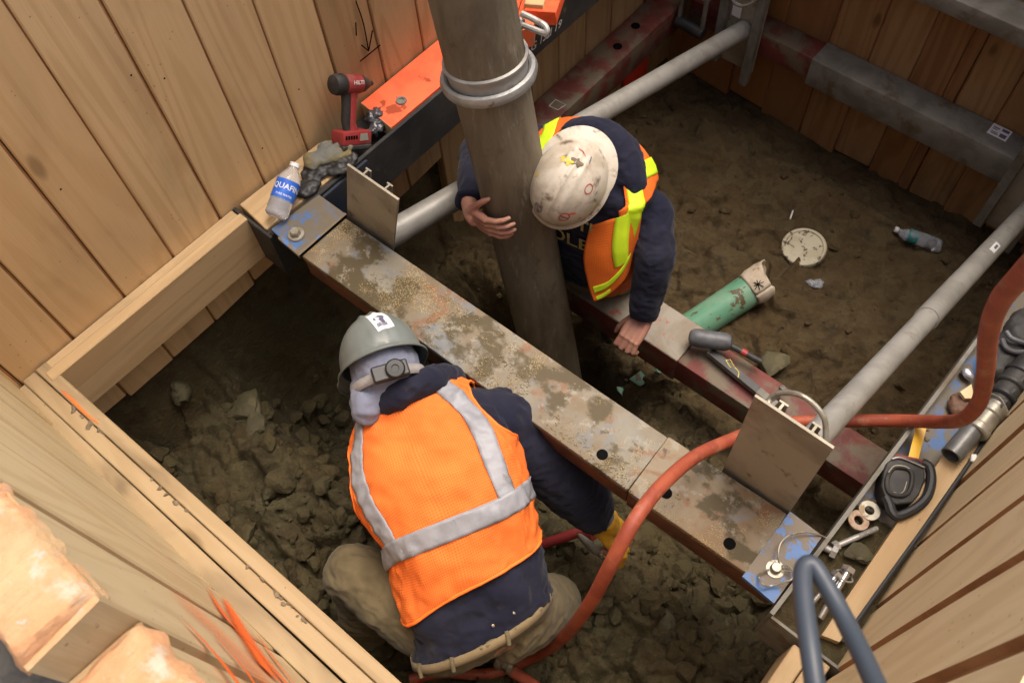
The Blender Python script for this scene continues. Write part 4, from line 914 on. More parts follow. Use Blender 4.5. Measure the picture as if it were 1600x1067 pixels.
mb = MB().tube(crom(hp, 10), .0175, 18); mb.build('hose_run', M['hose'], t)
t = thing('floor_hose', 'dark red hose coil in shadow behind the crouching worker', 'hose', tuple(PF(760, 1055)))
mb = MB().tube(crom([PF(x_, y_, .03) for x_, y_ in ((800, 1050), (825, 1066), (850, 1085), (880, 1120))], 6), .018, 12); mb.build('hose_run', M['hose'], t)
q = PF(790, 1038, .03); mb = MB().lathe(q, V(1, .3, 0), [(.022, -.03), (.026, -.025), (.026, -.01), (.022, -.006), (.022, .01), (.027, .014), (.027, .028), (.02, .03)], 20); mb.build('coupling', M['zinc_dull'], t)

# foreground cable loop
lp = crom([V(.05, -.75, 1.0), V(.10, -.42, 1.08), P(1300, 1260, d=.80), P(1282, 1130, d=.80), P(1268, 1030, d=.82), P(1256, 940, d=.86), P(1255, 893, d=.885), P(1268, 882, d=.89), P(1288, 910, d=.88), P(1322, 972, d=.85), P(1362, 1055, d=.79), P(1420, 1200, d=.70), P(1450, 1420, d=.67), V(.16, -.50, 1.12), V(.2, -.8, 1.0)], 10)
t = thing('cable_loop', 'blurred blue grey cable loop hanging near the camera at the bottom', 'cable', tuple(lp[60]))
mb = MB().tube(lp, .0098, 16); mb.build('cable', M['cable'], t)

# mallet and bar on the red cross beam
a, b = P(1083, 527, Z=-.645), P(1138, 535, Z=-.645); ax = (b - a).normalized()
t = thing('hand_tool', 'grey gripped hand tool with red banded shaft resting on the red beam', 'hand tool', tuple(a))
L = (b - a).length; mb = MB().lathe(a - ax * .012, ax, [(.012, -.004), (.024, .0), (.032, .012), (.035, .035), (.034, L * .6), (.034, L), (.028, L + .018), (.014, L + .026)], 24); mb.build('grip', M['gray_rubber'], t)
hb = P(1172, 556, Z=-.66); h0 = b + V(0, 0, -.012); hd = (hb - h0); mb = MB().tube([h0, h0 + hd * .5, hb, hb + hd * .5], .012, 10); mb.build('shaft', M['black2'], t)
mb = MB().tube([h0 + hd * .62, h0 + hd * .86], .0135, 12); mb.build('red_band', M['tool_red'], t)
a, b = P(1108, 549, Z=ZL + .018), P(1212, 634, Z=ZL + .018); ax = (b - a); sx = V(-ax[1], ax[0], 0).normalized()
t = thing('dark_bar', 'dark steel bar with yellow chalk marks lying along the red beam', 'bar', tuple(a))
mb = MB(); mb.obox((a + b) / 2, ax / 2, sx * .015, (0, 0, .012), .002); mb.build('bar', M['steel_gray'], t)
mb = MB(); mb.obox((a + b) / 2 - ax * .12, ax * .36, sx * .0148, (0, 0, .0126), .001); mb.build('dark_face', M['steel_dark'], t)
mb = MB()
def onbar(x_, y_): return P(x_, y_, Z=ZL + .0315)
mb.tube([onbar(1134, 563), onbar(1141, 562), onbar(1147, 572), onbar(1141, 574), onbar(1134, 563)], .0016, 5); mb.tube(crom([onbar(1148, 574), onbar(1154, 581), onbar(1153, 590)], 4), .0016, 5); mb.build('yellow_marks', M['yellow_ink'], t)
q = P(1207, 622, Z=ZL + .03); q2 = P(1234, 602, Z=ZL + .05); t = thing('steel_pin', 'short muddy steel pin behind the wire loop on the red beam', 'pin', tuple(q))
mb = MB().lathe(q, q2 - q, [(.012, -.02), (.012, .04), (.019, .042), (.019, .056), (.012, .06)], 14); mb.build('pin', M['steel_gray'], t)

# things lying on the soil
q = PF(1253, 394, .036); n_ = V(-.05, -.14, 1).normalized()
t = thing('bucket_lid', 'round muddy white lid lying flat on the brown soil', 'lid', tuple(q))
mb = MB().lathe(q, n_, [(.0001, .006), (.085, .006), (.088, .012), (.100, .012), (.104, .006), (.104, -.012)], 40, cap=False); mb.build('disc', M['offwhite'], t)
a, b = PF(1395, 364, .03), PF(1468, 390, .02)
t = thing('water_bottle', 'crushed clear bottle with green label on the dark far soil', 'bottle', tuple(b), 'plastic water bottles')
bottle(t, b, a - b, (a - b).length, .031, M['label_green'], (.52, .72), crush=.010)
a, b = PF(1234, 344, .01), PF(1238, 332, .012); t = thing('white_stick', 'tiny white stick on the soil above the round lid', 'stick', tuple(a)); mb = MB().tube([a, a.lerp(b, .5), b], .004, 8); mb.build('stick', M['white'], t)
q = PF(1271, 446, .015); t = thing('wrapper', 'small crumpled shiny wrapper below the round lid', 'wrapper', tuple(q)); lump('foil', [(q, V(.04, .015, 0), V(-.01, .016, 0), V(0, 0, .012)), (q + V(.01, .012, .004), V(.02, .02, 0), V(-.01, .012, 0), V(0, 0, .012))], M['water'], t, .004, .008, 70, 0)
# green drain pipe with wrapped end
a, b = PF(1062, 520, -.035), PF(1170, 466, .085); ax = (b - a).normalized()
t = thing('drain_pipe', 'green pipe stub with ragged white wrapped end in the soil', 'pipe', tuple(a))
mb = MB().tube([a - ax * .15, a.lerp(b, .5), b], [.074, .074, .075], 30); mb.build('pipe', M['green'], t)
rows = []; e1 = ax.orthogonal().normalized(); e2 = ax.cross(e1)
for i in range(9):
    r_ = []
    for k in range(33):
        an = 2 * PI * k / 32; ed = .065 + .05 * max(0, math.cos(an * 1 + 2.6)) + .022 * mnoise.noise(Vector((math.cos(an) * 2, math.sin(an) * 2, 3)))
        h = -.018 + (ed + .018) * i / 8; rr = .079 + .004 * mnoise.noise(Vector((math.cos(an) * 4, math.sin(an) * 4, h * 60))) + .006 * math.sin(i / 8 * PI)
        r_.append(b + ax * h + (e1 * math.cos(an) + e2 * math.sin(an)) * rr)
    rows.append(r_)
mb = MB().grid(rows); o = mb.build('wrap', M['insul'], t); m = o.modifiers.new('s', 'SOLIDIFY'); m.thickness = .008
mb = MB().lathe(b + ax * .012, ax, [(.0001, 0), (.072, 0)], 24, cap=False); mb.build('pipe_fill', M['insul'], t)
q = b + ax * .03 + (CAM - b).normalized() * .086; e3 = (CAM - b).normalized(); e4 = ax.cross(e3).normalized(); mb = MB()
for an in (.2, 1.0, 1.9, 2.7): mb.tube([q + ax * .026 * math.cos(an) + e4 * .026 * math.sin(an), q + e3 * .003, q - ax * .02 * math.cos(an) - e4 * .02 * math.sin(an)], .0018, 5)
mb.build('marker_star', M['ink'], t)
# broken green shards under the red beam
for k, (x_, y_, r_) in enumerate(((1000, 590, .05), (972, 612, .032), (1028, 580, .025))):
    q = PF(x_, y_, .008); lab = ('larger broken pale green plastic shard in the dirt below the gripping hand', 'small green shard left of the larger one', 'tiny green shard right of the larger one')[k]
    t = thing('green_shard', lab, 'shard', tuple(q), 'broken green pipe shards')
    poly = [q + V(math.cos(i * 1.05) * r_ * random.uniform(.4, 1.2), math.sin(i * 1.05) * r_ * random.uniform(.3, .9), random.uniform(-.004, .01)) for i in range(6)]
    mb = MB(); mb.prism(poly, (0, 0, -.006)); mb.build('shard', M['green'], t, smooth=0)
# rocks that stand out
for px, py, r_, lab, sd2, fl in ((1205, 570, .075, 'flat grey green slab right of the red banded tool', 3, (1.2, .9, .35)), (385, 640, .085, 'pale olive shale slab at the left of the pit', 12, (1.1, .9, .4)), (400, 668, .055, 'smaller pale shale piece below the olive slab', 5, (1.2, .7, .35)), (283, 612, .055, 'upright dark grey shale by the left pit wall', 8, (.6, 1, .9)),
        (480, 640, .055, 'rounded brown rock near the grey hard hat', 9, (1, 1, .7)), (490, 795, .045, 'blocky brown clod level with the horizontal vest tape', 10, (1, .9, .8)), (440, 755, .05, 'cracked brown clod left of the orange vest shoulder', 11, (1.1, .9, .7)), (1040, 975, .05, 'olive clod in the soil right of the red hose', 14, (1, .8, .6))):
    q = PF(px, py, r_ * .2); t = thing('rock', lab, 'rock', tuple(q), 'larger rocks on the pit floor'); mb = MB(); rock_mesh(mb, q, r_, sd2, 3, fl); o = mb.build('stone', M['rock'] if 'olive' in lab or 'shale' in lab or 'slab' in lab else M['soil'], t, smooth=28)
mb = MB()
for i in range(6200):
    x_, y_ = random.uniform(-1.85, .25), random.uniform(-.1, 3.15)
    if y_ > 1.35 and random.random() < .86: continue
    if y_ < 1.35 and nz((x_ * 3.3, y_ * 3.3, 7)) < -.22: continue
    r_ = .005 + .042 * random.random() ** 3.4 * (1 if y_ < 1.3 else .55)
    rock_mesh(mb, (x_, y_, float(floor_z(x_, y_)) + r_ * .15), r_, i % 97, 1 if r_ < .012 else 2, (1.15, .9, .7))
o = mb.build('soil_clods', M['soil'], smooth=24); tag(o, 'loose crumbly brown clods scattered over the pit floor', 'soil clods', None, 'stuff')

# ================================================================== PEOPLE
class Torso:
    """lofted trunk: sections (centre, half width, half depth); r points to the picture's right, f to the front of the body"""
    def __init__(s, secs, r, front_sign=1, p=.88, wr=.006, seed=1, shear=0.0):
        c = crom([x[0] for x in secs], 24); ab = crom([(x[1], x[2]) for x in secs], 24); s.c = c; s.ab = ab; s.n = len(c) - 1; s.p = p; s.wr = wr; s.seed = seed
        T = np.gradient(c, axis=0); T /= np.linalg.norm(T, axis=1)[:, None]; r = np.array(r, float); R = r - T * ((T @ r) * (1 - shear))[:, None]; R /= np.linalg.norm(R, axis=1)[:, None]
        s.R = R; s.F = np.cross(R, T) * front_sign; s.F /= np.linalg.norm(s.F, axis=1)[:, None]; s.T = T; s.len = np.linalg.norm(np.diff(c, axis=0), axis=1).sum()
    def pt(s, u, th, off=0.0, wrinkle=True):
        u = min(max(u, 0), 1) * s.n; i = min(int(u), s.n - 1); t = u - i; L = lambda A_: A_[i] * (1 - t) + A_[i + 1] * t
        a, b = L(s.ab); cs, sn = math.cos(th), math.sin(th)
        e = s.p; x = math.copysign(abs(cs) ** e, cs); y = math.copysign(abs(sn) ** e, sn)
        q = L(s.c) + L(s.R) * (a * x) + L(s.F) * (b * y)
        nrm = L(s.R) * (x / a) + L(s.F) * (y / b); nrm = nrm / np.linalg.norm(nrm)
        if wrinkle:
            U_ = u / s.n; cx, sy = math.cos(th), math.sin(th)
            w_ = mnoise.noise(Vector((cx * 1.5, sy * 1.5, U_ * 5 + s.seed))) * 1.2 + .55 * mnoise.noise(Vector((cx * 2.6 + U_ * 7, sy * 2.6 + 3, U_ * 8 + s.seed)))
            w_ += .75 * (.45 - abs(mnoise.noise(Vector((cx * 2.4 + U_ * 4, sy * 2.4 - U_ * 3, U_ * 13 + s.seed))))) + .25 * mnoise.noise(Vector((cx * 7, sy * 7, U_ * 26 + s.seed))) + .5 * (.4 - abs(mnoise.noise(Vector((cx * 5.5 + U_ * 9, sy * 5.5, U_ * 17 + s.seed + 5)))))
            off = off + s.wr * w_
        return Vector(q + nrm * off)
def sheet_obj(name, mats, patches, parent, thick, uvs=True):
    """patches: list of (rows of points, rows of uv) joined into one mesh with thickness"""
    mb = MB(); UV = []
    for rows, uvr in patches: mb.grid(rows); UV += [q for r in uvr for q in r]
    me = mb.mesh(name, mats, 60)
    ul = me.uv_layers.new(name='UVMap')
    for l in me.loops: ul.data[l.index].uv = UV[l.vertex_index]
    bm = bmesh.new(); bm.from_mesh(me); bmesh.ops.remove_doubles(bm, verts=bm.verts, dist=.0004); bmesh.ops.recalc_face_normals(bm, faces=bm.faces); bm.to_mesh(me); bm.free()
    o = link(name, me, parent); m = o.modifiers.new('s', 'SOLIDIFY'); m.thickness = thick; m.offset = 0
    return o
def vest_patches(T, s0, s1f, gap, ah, off, circ=1.25, armw=.62, N=150):
    """ah = (centre s, half height) of the armholes; s1f(theta) upper edge"""
    out = []; th0, th1 = PI / 2 + gap, 5 * PI / 2 - gap
    thc = sorted(set(np.linspace(th0, th1, N).tolist() + [PI - armw, PI + armw, 2 * PI - armw, 2 * PI + armw]))
    def col(th): 
        for c_ in (PI, 2 * PI):
            e = (th - c_) / armw
            if abs(e) < 1: return c_, ah[1] * math.sqrt(max(0, 1 - abs(e) ** 2.4))
        return None, 0
    def mk(ths, lo, hi, n):
        R_, U_ = [], []
        for th in ths:
            a, b = lo(th), hi(th); R_.append([T.pt(a + (b - a) * k / n, th, off + .0015 * math.sin(9 * th)) for k in range(n + 1)]); U_.append([(th * .19, (a + (b - a) * k / n) * T.len) for k in range(n + 1)])
        out.append((R_, U_))
    seg_ = [(th0, PI - armw, 0), (PI - armw, PI + armw, 1), (PI + armw, 2 * PI - armw, 0), (2 * PI - armw, 2 * PI + armw, 1), (2 * PI + armw, th1, 0)]
    for a, b, h in seg_:
        ths = [t for t in thc if a - 1e-6 <= t <= b + 1e-6]
        if len(ths) < 2: continue
        if not h: mk(ths, lambda t: s0(t), s1f, 70)
        else:
            mk(ths, lambda t: s0(t), lambda t: ah[0] - col(t)[1], 46); mk(ths, lambda t: ah[0] + col(t)[1], s1f, 24)
    return out
def strip_patch(T, path, width, off, n=80):
    """path: (s, theta) control points; strip of given metric width lying on the loft"""
    q = crom(path, max(4, n // (len(path) - 1))); rows, uv = [], []
    for i in range(len(q)):
        s_, th = q[i]; a, b = q[max(i - 1, 0)], q[min(i + 1, len(q) - 1)]
        pa, pb = T.pt(*a, off), T.pt(*b, off); tn = (pb - pa).normalized(); c = T.pt(s_, th, off)
        ds = (T.pt(s_ + .01, th, off, False) - T.pt(s_ - .01, th, off, False)); dt = (T.pt(s_, th + .02, off, False) - T.pt(s_, th - .02, off, False))
        nrm = dt.cross(ds).normalized(); side = nrm.cross(tn).normalized(); r_ = []
        g11, g12, g22 = ds.dot(ds), ds.dot(dt), dt.dot(dt); det = g11 * g22 - g12 * g12
        for k in range(7):
            w_ = (k / 6 - .5) * width; v = side * w_; x_, y_ = v.dot(ds), v.dot(dt)
            A_ = (x_ * g22 - y_ * g12) / det * .02; B_2 = (y_ * g11 - x_ * g12) / det * .04
            r_.append(T.pt(s_ + A_, th + B_2, off + .0026 * mnoise.noise(Vector((i * .42, k * .5, width * 99)))))
        rows.append(r_); uv.append([(k / 6, i / 20) for k in range(7)])
    return rows, uv
def limb(mb, pts, rad, n=18, k=8, seed=0, wr=.0, cap=True):
    q = crom([(*p, r) for p, r in zip(pts, rad)], k); mb.tube([p[:3] for p in q], [p[3] for p in q], n, cap)
def folds(seed, amp, f1=9, f2=26):
    def f(p):
        o = Vector((seed, seed * .7, seed * 1.3)); a = mnoise.noise(p * f1 + o); q = Vector((p[0] * .6 + p[1] * .3, p[1] * .6 - p[0] * .3, p[2] * 1.1))
        return amp * (a * .9 + 1.1 * (.35 - abs(mnoise.noise(q * f2 + o))) + .5 * (.35 - abs(mnoise.noise(q * f2 * 2.1 + o))))
    return f
def hand(mb, wrist, d, pn, ts, S=1.0, curl=(.5, .7, .5), spread=.06, thumb=(.5, .35), tcurl=.3):
    """wrist point, finger direction d, palm normal pn, thumb side ts; five fingers"""
    d = d.normalized(); pn = (pn - d * pn.dot(d)).normalized(); ts = (ts - d * ts.dot(d) - pn * ts.dot(pn)).normalized()
    for k, w_ in enumerate((.030, .010, -.011, -.029)):
        limb(mb, [wrist - d * .015 * S + ts * w_ * .6 * S, wrist + d * .045 * S + ts * w_ * .95 * S, wrist + d * .088 * S + ts * w_ * S], [.0155 * S, .0150 * S, .0118 * S], 10, 4)
    mb.ell(wrist + d * .042 * S, d * .048 * S, ts * .036 * S, pn * .0135 * S)
    for k, (w_, L) in enumerate(((.030, .92), (.010, 1.0), (-.011, .95), (-.029, .78))):
        b = wrist + d * .085 * S + ts * w_ * S; dd = (d + ts * spread * (1.5 - k)).normalized(); an = 0; pts = [b - dd * .02 * S, b]; rad = [.0108 * S, .0108 * S]
        for j, ln in enumerate((.043, .028, .022)):
            an += curl[j] * (1 + .06 * (k - 1)); b = b + (dd * math.cos(an) + pn * math.sin(an)) * ln * L * S; pts.append(b); rad.append((.0098, .0088, .0070)[j] * S)
        q = []; rr = []
        for i in range(len(pts) - 1):
            for t_ in (0, .5): q.append(pts[i].lerp(pts[i + 1], t_)); rr.append(rad[i] * (1 - t_) + rad[i + 1] * t_)
        q.append(pts[-1]); rr.append(rad[-1]); mb.tube(q, rr, 10); mb.ell(pts[-1], d * .0068 * S, ts * .0068 * S, pn * .0068 * S, 8, 6)
        mb.ell(pts[1] - pn * .003 * S, d * .011 * S, ts * .0105 * S, pn * .0105 * S, 10, 7)
    b0 = wrist + d * .012 * S + ts * .026 * S; dt = (ts * thumb[0] + d * (1 - thumb[0]) + pn * thumb[1]).normalized(); b1 = b0 + dt * .046 * S
    d2 = (dt + d * tcurl + pn * tcurl * .8).normalized(); b2 = b1 + d2 * .034 * S; d3 = (d2 + d * tcurl + pn * tcurl).normalized(); b3 = b2 + d3 * .026 * S
    mb.tube([b0 - dt * .01 * S, b0, b0.lerp(b1, .5), b1, b2, b3], [.017 * S, .0175 * S, .0145 * S, .0118 * S, .0108 * S, .0078 * S], 10); mb.ell(b3, d * .0078 * S, ts * .0078 * S, pn * .0078 * S, 8, 6)
def head(mb, c, up, fw, S=1.0):
    """skull, jaw, nose, brow, lips, ears; c = centre of the skull"""
    up, fw = up.normalized(), (fw - up * fw.dot(up)).normalized(); sd = fw.cross(up)
    A = lambda x_, y_, z_: c + (fw * x_ + sd * y_ + up * z_) * S
    mb.ell(A(-.008, 0, .03), fw * .098 * S, sd * .077 * S, up * .092 * S); mb.ell(A(.03, 0, -.045), fw * .062 * S, sd * .060 * S, up * .075 * S)
    mb.ell(A(.062, 0, -.098), fw * .026 * S, sd * .030 * S, up * .02 * S)
    mb.tube([A(.088, 0, .012), A(.104, 0, -.015), A(.112, 0, -.036)], [.010 * S, .012 * S, .016 * S], 10)
    for s_ in (-1, 1):
        mb.ell(A(.092, s_ * .012, -.038), fw * .012 * S, sd * .010 * S, up * .009 * S); mb.ell(A(.078, s_ * .032, .022), fw * .016 * S, sd * .024 * S, up * .009 * S)
        mb.ell(A(.076, s_ * .031, .004), fw * .013 * S, sd * .014 * S, up * .011 * S); mb.ell(A(.055, s_ * .045, -.03), fw * .03 * S, sd * .02 * S, up * .024 * S)
        mb.ell(A(-.005, s_ * .078, -.012), fw * .02 * S, sd * .008 * S, up * .032 * S)
    for z_ in (-.063, -.073): mb.ell(A(.086, 0, z_), fw * .010 * S, sd * .024 * S, up * .0065 * S)
class Hat:
    def __init__(s, base, up, fw, L=.14, W=.118, H=.135):
        s.b = base; s.k = up.normalized(); s.f = (fw - s.k * fw.dot(s.k)).normalized(); s.s = s.f.cross(s.k); s.L, s.W, s.H = L, W, H
    def pt(s, n, k=1.0):
        """n = unit vector in hat frame (forward, side, up)"""
        x, y, z = n; r_ = 0
        for c_ in (-.26, 0, .26): r_ += .0055 * math.exp(-((y - c_) / .055) ** 2) * (1 if z > .25 else max(0, (z - .02) / .23)) * (1 - .5 * abs(x) ** 3)
        return s.b + s.f * (x * s.L * k) + s.s * (y * s.W * k) + s.k * (max(z, -.2) * s.H * k) + (s.f * x + s.s * y + s.k * z) * r_
    def build(s, name, mat, parent, peak=.045, brim=.013):
        nu, nv = 72, 20; rows = []
        for j in range(nv + 1):
            ph = PI / 2 * (1 - j / nv) ** 1.0; rows.append([s.pt((math.cos(ph) * math.cos(2 * PI * i / nu), math.cos(ph) * math.sin(2 * PI * i / nu), math.sin(ph))) for i in range(nu + 1)])
        def rim(i, t_):
            a = 2 * PI * i / nu; c_ = math.cos(a); pk = brim + peak * max(0, (c_ - .25) / .75) ** .8 * (1 if c_ > .25 else 0)
            dirv = (s.f * (math.cos(a) * s.L) + s.s * (math.sin(a) * s.W)).normalized()
            return s.pt((math.cos(a), math.sin(a), 0)) + dirv * (pk * t_) - s.k * (.008 * t_ + .012 * t_ * (pk / .058))
        for t_ in (.5, .93, 1.0): rows.append([rim(i, t_) for i in range(nu + 1)])
        rows.append([rim(i, .98) - s.k * .006 for i in range(nu + 1)])
        mb = MB().grid([r[::-1] for r in rows]); me = mb.mesh(name, mat, 50)
        bm = bmesh.new(); bm.from_mesh(me); bmesh.ops.remove_doubles(bm, verts=bm.verts, dist=.0002); bmesh.ops.recalc_face_normals(bm, faces=bm.faces); bm.to_mesh(me); bm.free()
        o = link(name, me, parent); m = o.modifiers.new('s', 'SOLIDIFY'); m.thickness = .0028; m.offset = -1; return o
    def decal(s, name, mat, parent, c, w_, h_, rot=0.0, poly=None, k=1.008, nseg=8):
        """patch on the dome about direction c; poly = outline in unit square or None for a rectangle grid"""
        c = Vector(c).normalized(); e1 = Vector((-c[1], c[0], 0)); e1 = e1.normalized() if e1.length > .01 else Vector((0, 1, 0)); e2 = c.cross(e1); E1 = e1 * math.cos(rot) + e2 * math.sin(rot); E2 = e2 * math.cos(rot) - e1 * math.sin(rot)
        f = lambda x_, y_: s.pt((c + E1 * (x_ * w_ / .125) + E2 * (y_ * h_ / .125)).normalized(), k)
        mb = MB()
        if poly is None: mb.grid([[f(i / nseg - .5, j / nseg - .5) for i in range(nseg + 1)] for j in range(nseg + 1)])
        elif poly == 'ring':
            mb.grid([[f(.5 * r_ * math.cos(2 * PI * i / 28), .5 * r_ * math.sin(2 * PI * i / 28)) for i in range(29)] for r_ in (.8, 1.0)])
        elif isinstance(poly, tuple):
            vs_, fs_ = poly; mb.add([f(x_, y_) for x_, y_, _ in vs_], fs_)
        else:
            n = 30; mb.add([f(0, 0)] + [f(.5 * poly(2 * PI * i / n) * math.cos(2 * PI * i / n), .5 * poly(2 * PI * i / n) * math.sin(2 * PI * i / n)) for i in range(n)], [(0, 1 + i, 1 + (i + 1) % n) for i in range(n)])
        return mb.build(name, mat, parent, smooth=60)
def camdir(x, y, z): return (RIGHT * x + DOWN * y + FWD * z).normalized()
def body_obj(mb, label, vox=.0036):
    o = remesh(mb, 'person', M['skin'], None, vox, 0, 20, 2); tag(o, label, 'person', 'workers in the pit'); o['kind'] = 'thing'; return o

# ---------------------------------------------------------------- worker one: crouching, back to us
R1 = camdir(.88, -.47, -.06)
secs = [(P(752, 978, d=2.36), .200, .135), (P(736, 900, d=2.345), .198, .128), (P(716, 815, d=2.345), .203, .128), (P(680, 734, d=2.39), .224, .135), (P(650, 662, d=2.455), .190, .118), (P(626, 612, d=2.50), .082, .080)]
T1 = Torso(secs, R1, wr=.0135, seed=4.2, shear=.9)
if Vector(T1.F[60]).dot(FWD) < 0: T1.F = -T1.F     # front looks away from the camera
shR, elR, wrR = P(768, 662, d=2.46), P(870, 734, d=2.58), P(940, 814, d=2.68)
shL, elL, wrL = P(596, 708, d=2.55), P(622, 765, d=2.83), P(700, 720, d=2.95)
hipL, knL, anL = P(672, 968, d=2.45), P(552, 893, d=2.52), P(580, 985, d=2.84)
hipR, knR, anR = P(812, 955, d=2.46), P(866, 940, d=2.72), P(842, 995, d=2.95)
hk = camdir(-.33, -.90, .30); hb1 = P(597, 566, d=2.42); hf = camdir(-.35, .12, 1)
H1 = Hat(hb1, hk, hf, .138, .114, .137)
hc1 = hb1 - H1.k * .045 + H1.f * .0
mb = MB(); head(mb, hc1, H1.k, H1.f, .98)
limb(mb, [Vector(T1.c[-1]), Vector(T1.c[-1]).lerp(hc1, .5), hc1 - H1.k * .02], [.06, .055, .055])
limb(mb, [Vector(T1.c[6]), Vector(T1.c[50]), Vector(T1.c[90]), Vector(T1.c[-8])], [.11, .10, .11, .06])
limb(mb, [Vector(T1.c[95]), shR, shR.lerp(elR, .5), elR, elR.lerp(wrR, .4), wrR], [.05, .055, .046, .038, .038, .026]); limb(mb, [Vector(T1.c[95]), shL, shL.lerp(elL, .5), elL, elL.lerp(wrL, .4), wrL], [.05, .055, .046, .038, .038, .026])
limb(mb, [Vector(T1.c[4]), hipL, knL, knL.lerp(anL, .35), anL], [.1, .08, .055, .052, .036]); limb(mb, [Vector(T1.c[4]), hipR, knR, knR.lerp(anR, .35), anR], [.1, .08, .055, .052, .036])
hd1 = (wrR - elR).normalized(); hand(mb, wrR + hd1 * .01, hd1 + camdir(.25, .2, .2) * .4, camdir(-.3, .5, .7), camdir(-.7, -.2, .4), 1.0, (.7, .8, .6)); hand(mb, wrL, (wrL - elL), camdir(0, .3, .9), camdir(-.3, .8, 0), 1.0, (.6, .8, .6))
p1 = body_obj(mb, 'crouching worker in orange mesh vest and grey hard hat, back to us')
# jacket
mb = MB()
rows = [[T1.pt(u, 2 * PI * k / 64, 0) for k in range(65)] for u in np.linspace(0.0, 1, 70)]
mb.grid(rows); mb.add(rows[0][:-1], [tuple(range(64))]); mb.add(rows[-1][:-1], [tuple(range(64))[::-1]])
limb(mb, [Vector(T1.c[92]), shR, shR.lerp(elR, .45), elR, elR.lerp(wrR, .5), wrR - hd1 * .012], [.085, .102, .102, .094, .084, .058], 24)
limb(mb, [Vector(T1.c[92]), shL, shL.lerp(elL, .45), elL, elL.lerp(wrL, .5), wrL], [.075, .078, .074, .068, .06, .05], 24)
nk = Vector(T1.c[-1]); limb(mb, [P(566, 654, d=2.50), P(584, 638, d=2.385), P(624, 616, d=2.335), P(668, 598, d=2.35), P(702, 590, d=2.43), P(710, 596, d=2.52)], [.03, .034, .036, .036, .034, .03], 18); mb.ell(nk + FWD * .02, camdir(.9, -.4, 0) * .10, camdir(.4, .9, 0) * .06, FWD * .09)
remesh(mb, 'jacket', M['navy'], p1, .0065, it=3, wr=folds(2.1, .011, 11, 26))
# vest with tapes
def s1_1(th):  # neckline, a little lower at the back
    b = (th - 3 * PI / 2); return .925 - .05 * math.exp(-(b / .5) ** 2) - (.20 * max(0, math.cos(th - PI / 2)) if math.sin(th) > 0 else 0)
def s0_1(th): return .205 + .02 * math.cos(th) + .012 * math.sin(th * 3)
M['vest1_trim'] = plain('orange_binding', (1.0, .19, .02), .7)
vo = sheet_obj('vest', M['vest1'], vest_patches(T1, s0_1, s1_1, .25, (.70, .135), .013, armw=.60), p1, .003)
def hem(T, f, th0, th1, off, r, n=120): return [T.pt(f(t_), t_, off) for t_ in np.linspace(th0, th1, n)]
mb = MB(); mb.tube(hem(T1, s0_1, PI / 2 + .25, 5 * PI / 2 - .25, .0135, .004), .0045, 8)
for c_ in (PI, 2 * PI): mb.tube([T1.pt(.70 + .135 * math.copysign(abs(math.sin(a)) ** (1 / 1.2), math.sin(a)), c_ + .60 * math.copysign(abs(math.cos(a)) ** (1 / 1.2), math.cos(a)), .0135) for a in np.linspace(0, 2 * PI, 70)], .0042, 8, cap=False)
mb.tube([T1.pt(s1_1(t_), t_, .0135) for t_ in np.linspace(PI, 2 * PI, 60)], .0042, 8); mb.build('binding', M['vest1_trim'], p1)
for dth in (-.78, .80):
    th = 3 * PI / 2 + dth
    sheet_obj('reflective_tape', M['reflect'], [strip_patch(T1, [(.38, th + .04), (.5, th), (.64, th), (.77, th - dth * .12), (.90, th - dth * .12)], .053, .0175)], p1, .0015)
sheet_obj('reflective_tape', M['reflect'], [strip_patch(T1, [(.392 + .012 * math.sin(t_ * 2), t_) for t_ in np.linspace(PI / 2 + .3, 5 * PI / 2 - .3, 16)],   .055, .019, 150)], p1, .0015)
# trousers, waistband, boots
mb = MB(); pc, pd = Vector(T1.c[0]), Vector(T1.T[0])
rows = []
for i, (h, a, b) in enumerate(((.012, .205, .14), (-.03, .210, .147), (-.08, .215, .16), (-.13, .19, .15), (-.17, .11, .1))):
    c_ = pc + (pd * .5 - FWD * .87) * h; rows.append([c_ + Vector(T1.R[0]) * a * math.cos(2 * PI * k / 48) + Vector(T1.F[0]) * b * math.sin(2 * PI * k / 48) for k in range(49)])
mb.grid(rows); mb.add(rows[0][:-1], [tuple(range(48))[::-1]]); mb.add(rows[-1][:-1], [tuple(range(48))])
for hp_, kn, an in ((hipL, knL, anL), (hipR, knR, anR)): limb(mb, [pc.lerp(hp_, .4), hp_, hp_.lerp(kn, .55), kn, kn.lerp(an, .4), an], [.12, .108, .096, .080, .076, .066], 26)
remesh(mb, 'trousers', M['khaki'], p1, .0070, it=3, wr=folds(5.3, .011, 10, 28))
mb = MB(); rows = [[pc + pd * h + Vector(T1.R[0]) * .2085 * math.cos(2 * PI * k / 64) + Vector(T1.F[0]) * .1455 * math.sin(2 * PI * k / 64) for k in range(65)] for h in (.010, -.002, -.014)]
mb.grid(rows); o = mb.build('waistband', M['belt'], p1); m = o.modifiers.new('s', 'SOLIDIFY'); m.thickness = .003
for an in (4.35, 5.1, 3.75):
    mb = MB(); a0 = [pc + pd * h + Vector(T1.R[0]) * (.2135 + e_) * math.cos(an) + Vector(T1.F[0]) * (.1495 + e_) * math.sin(an) for h, e_ in ((.014, -.003), (0, .001), (-.022, .0))]
    mb.tube(crom(a0, 4), .0055, 8); mb.build('belt_loop', M['khaki'], p1)
for an in (4.95, 5.25): 
    q = pc + pd * .045 + Vector(T1.R[0]) * .209 * math.cos(an) + Vector(T1.F[0]) * .146 * math.sin(an); mb = MB().lathe(q, (q - pc), [(.0001, .005), (.004, .004), (.004, 0)], 14); mb.build('snap', M['zinc_dull'], p1)
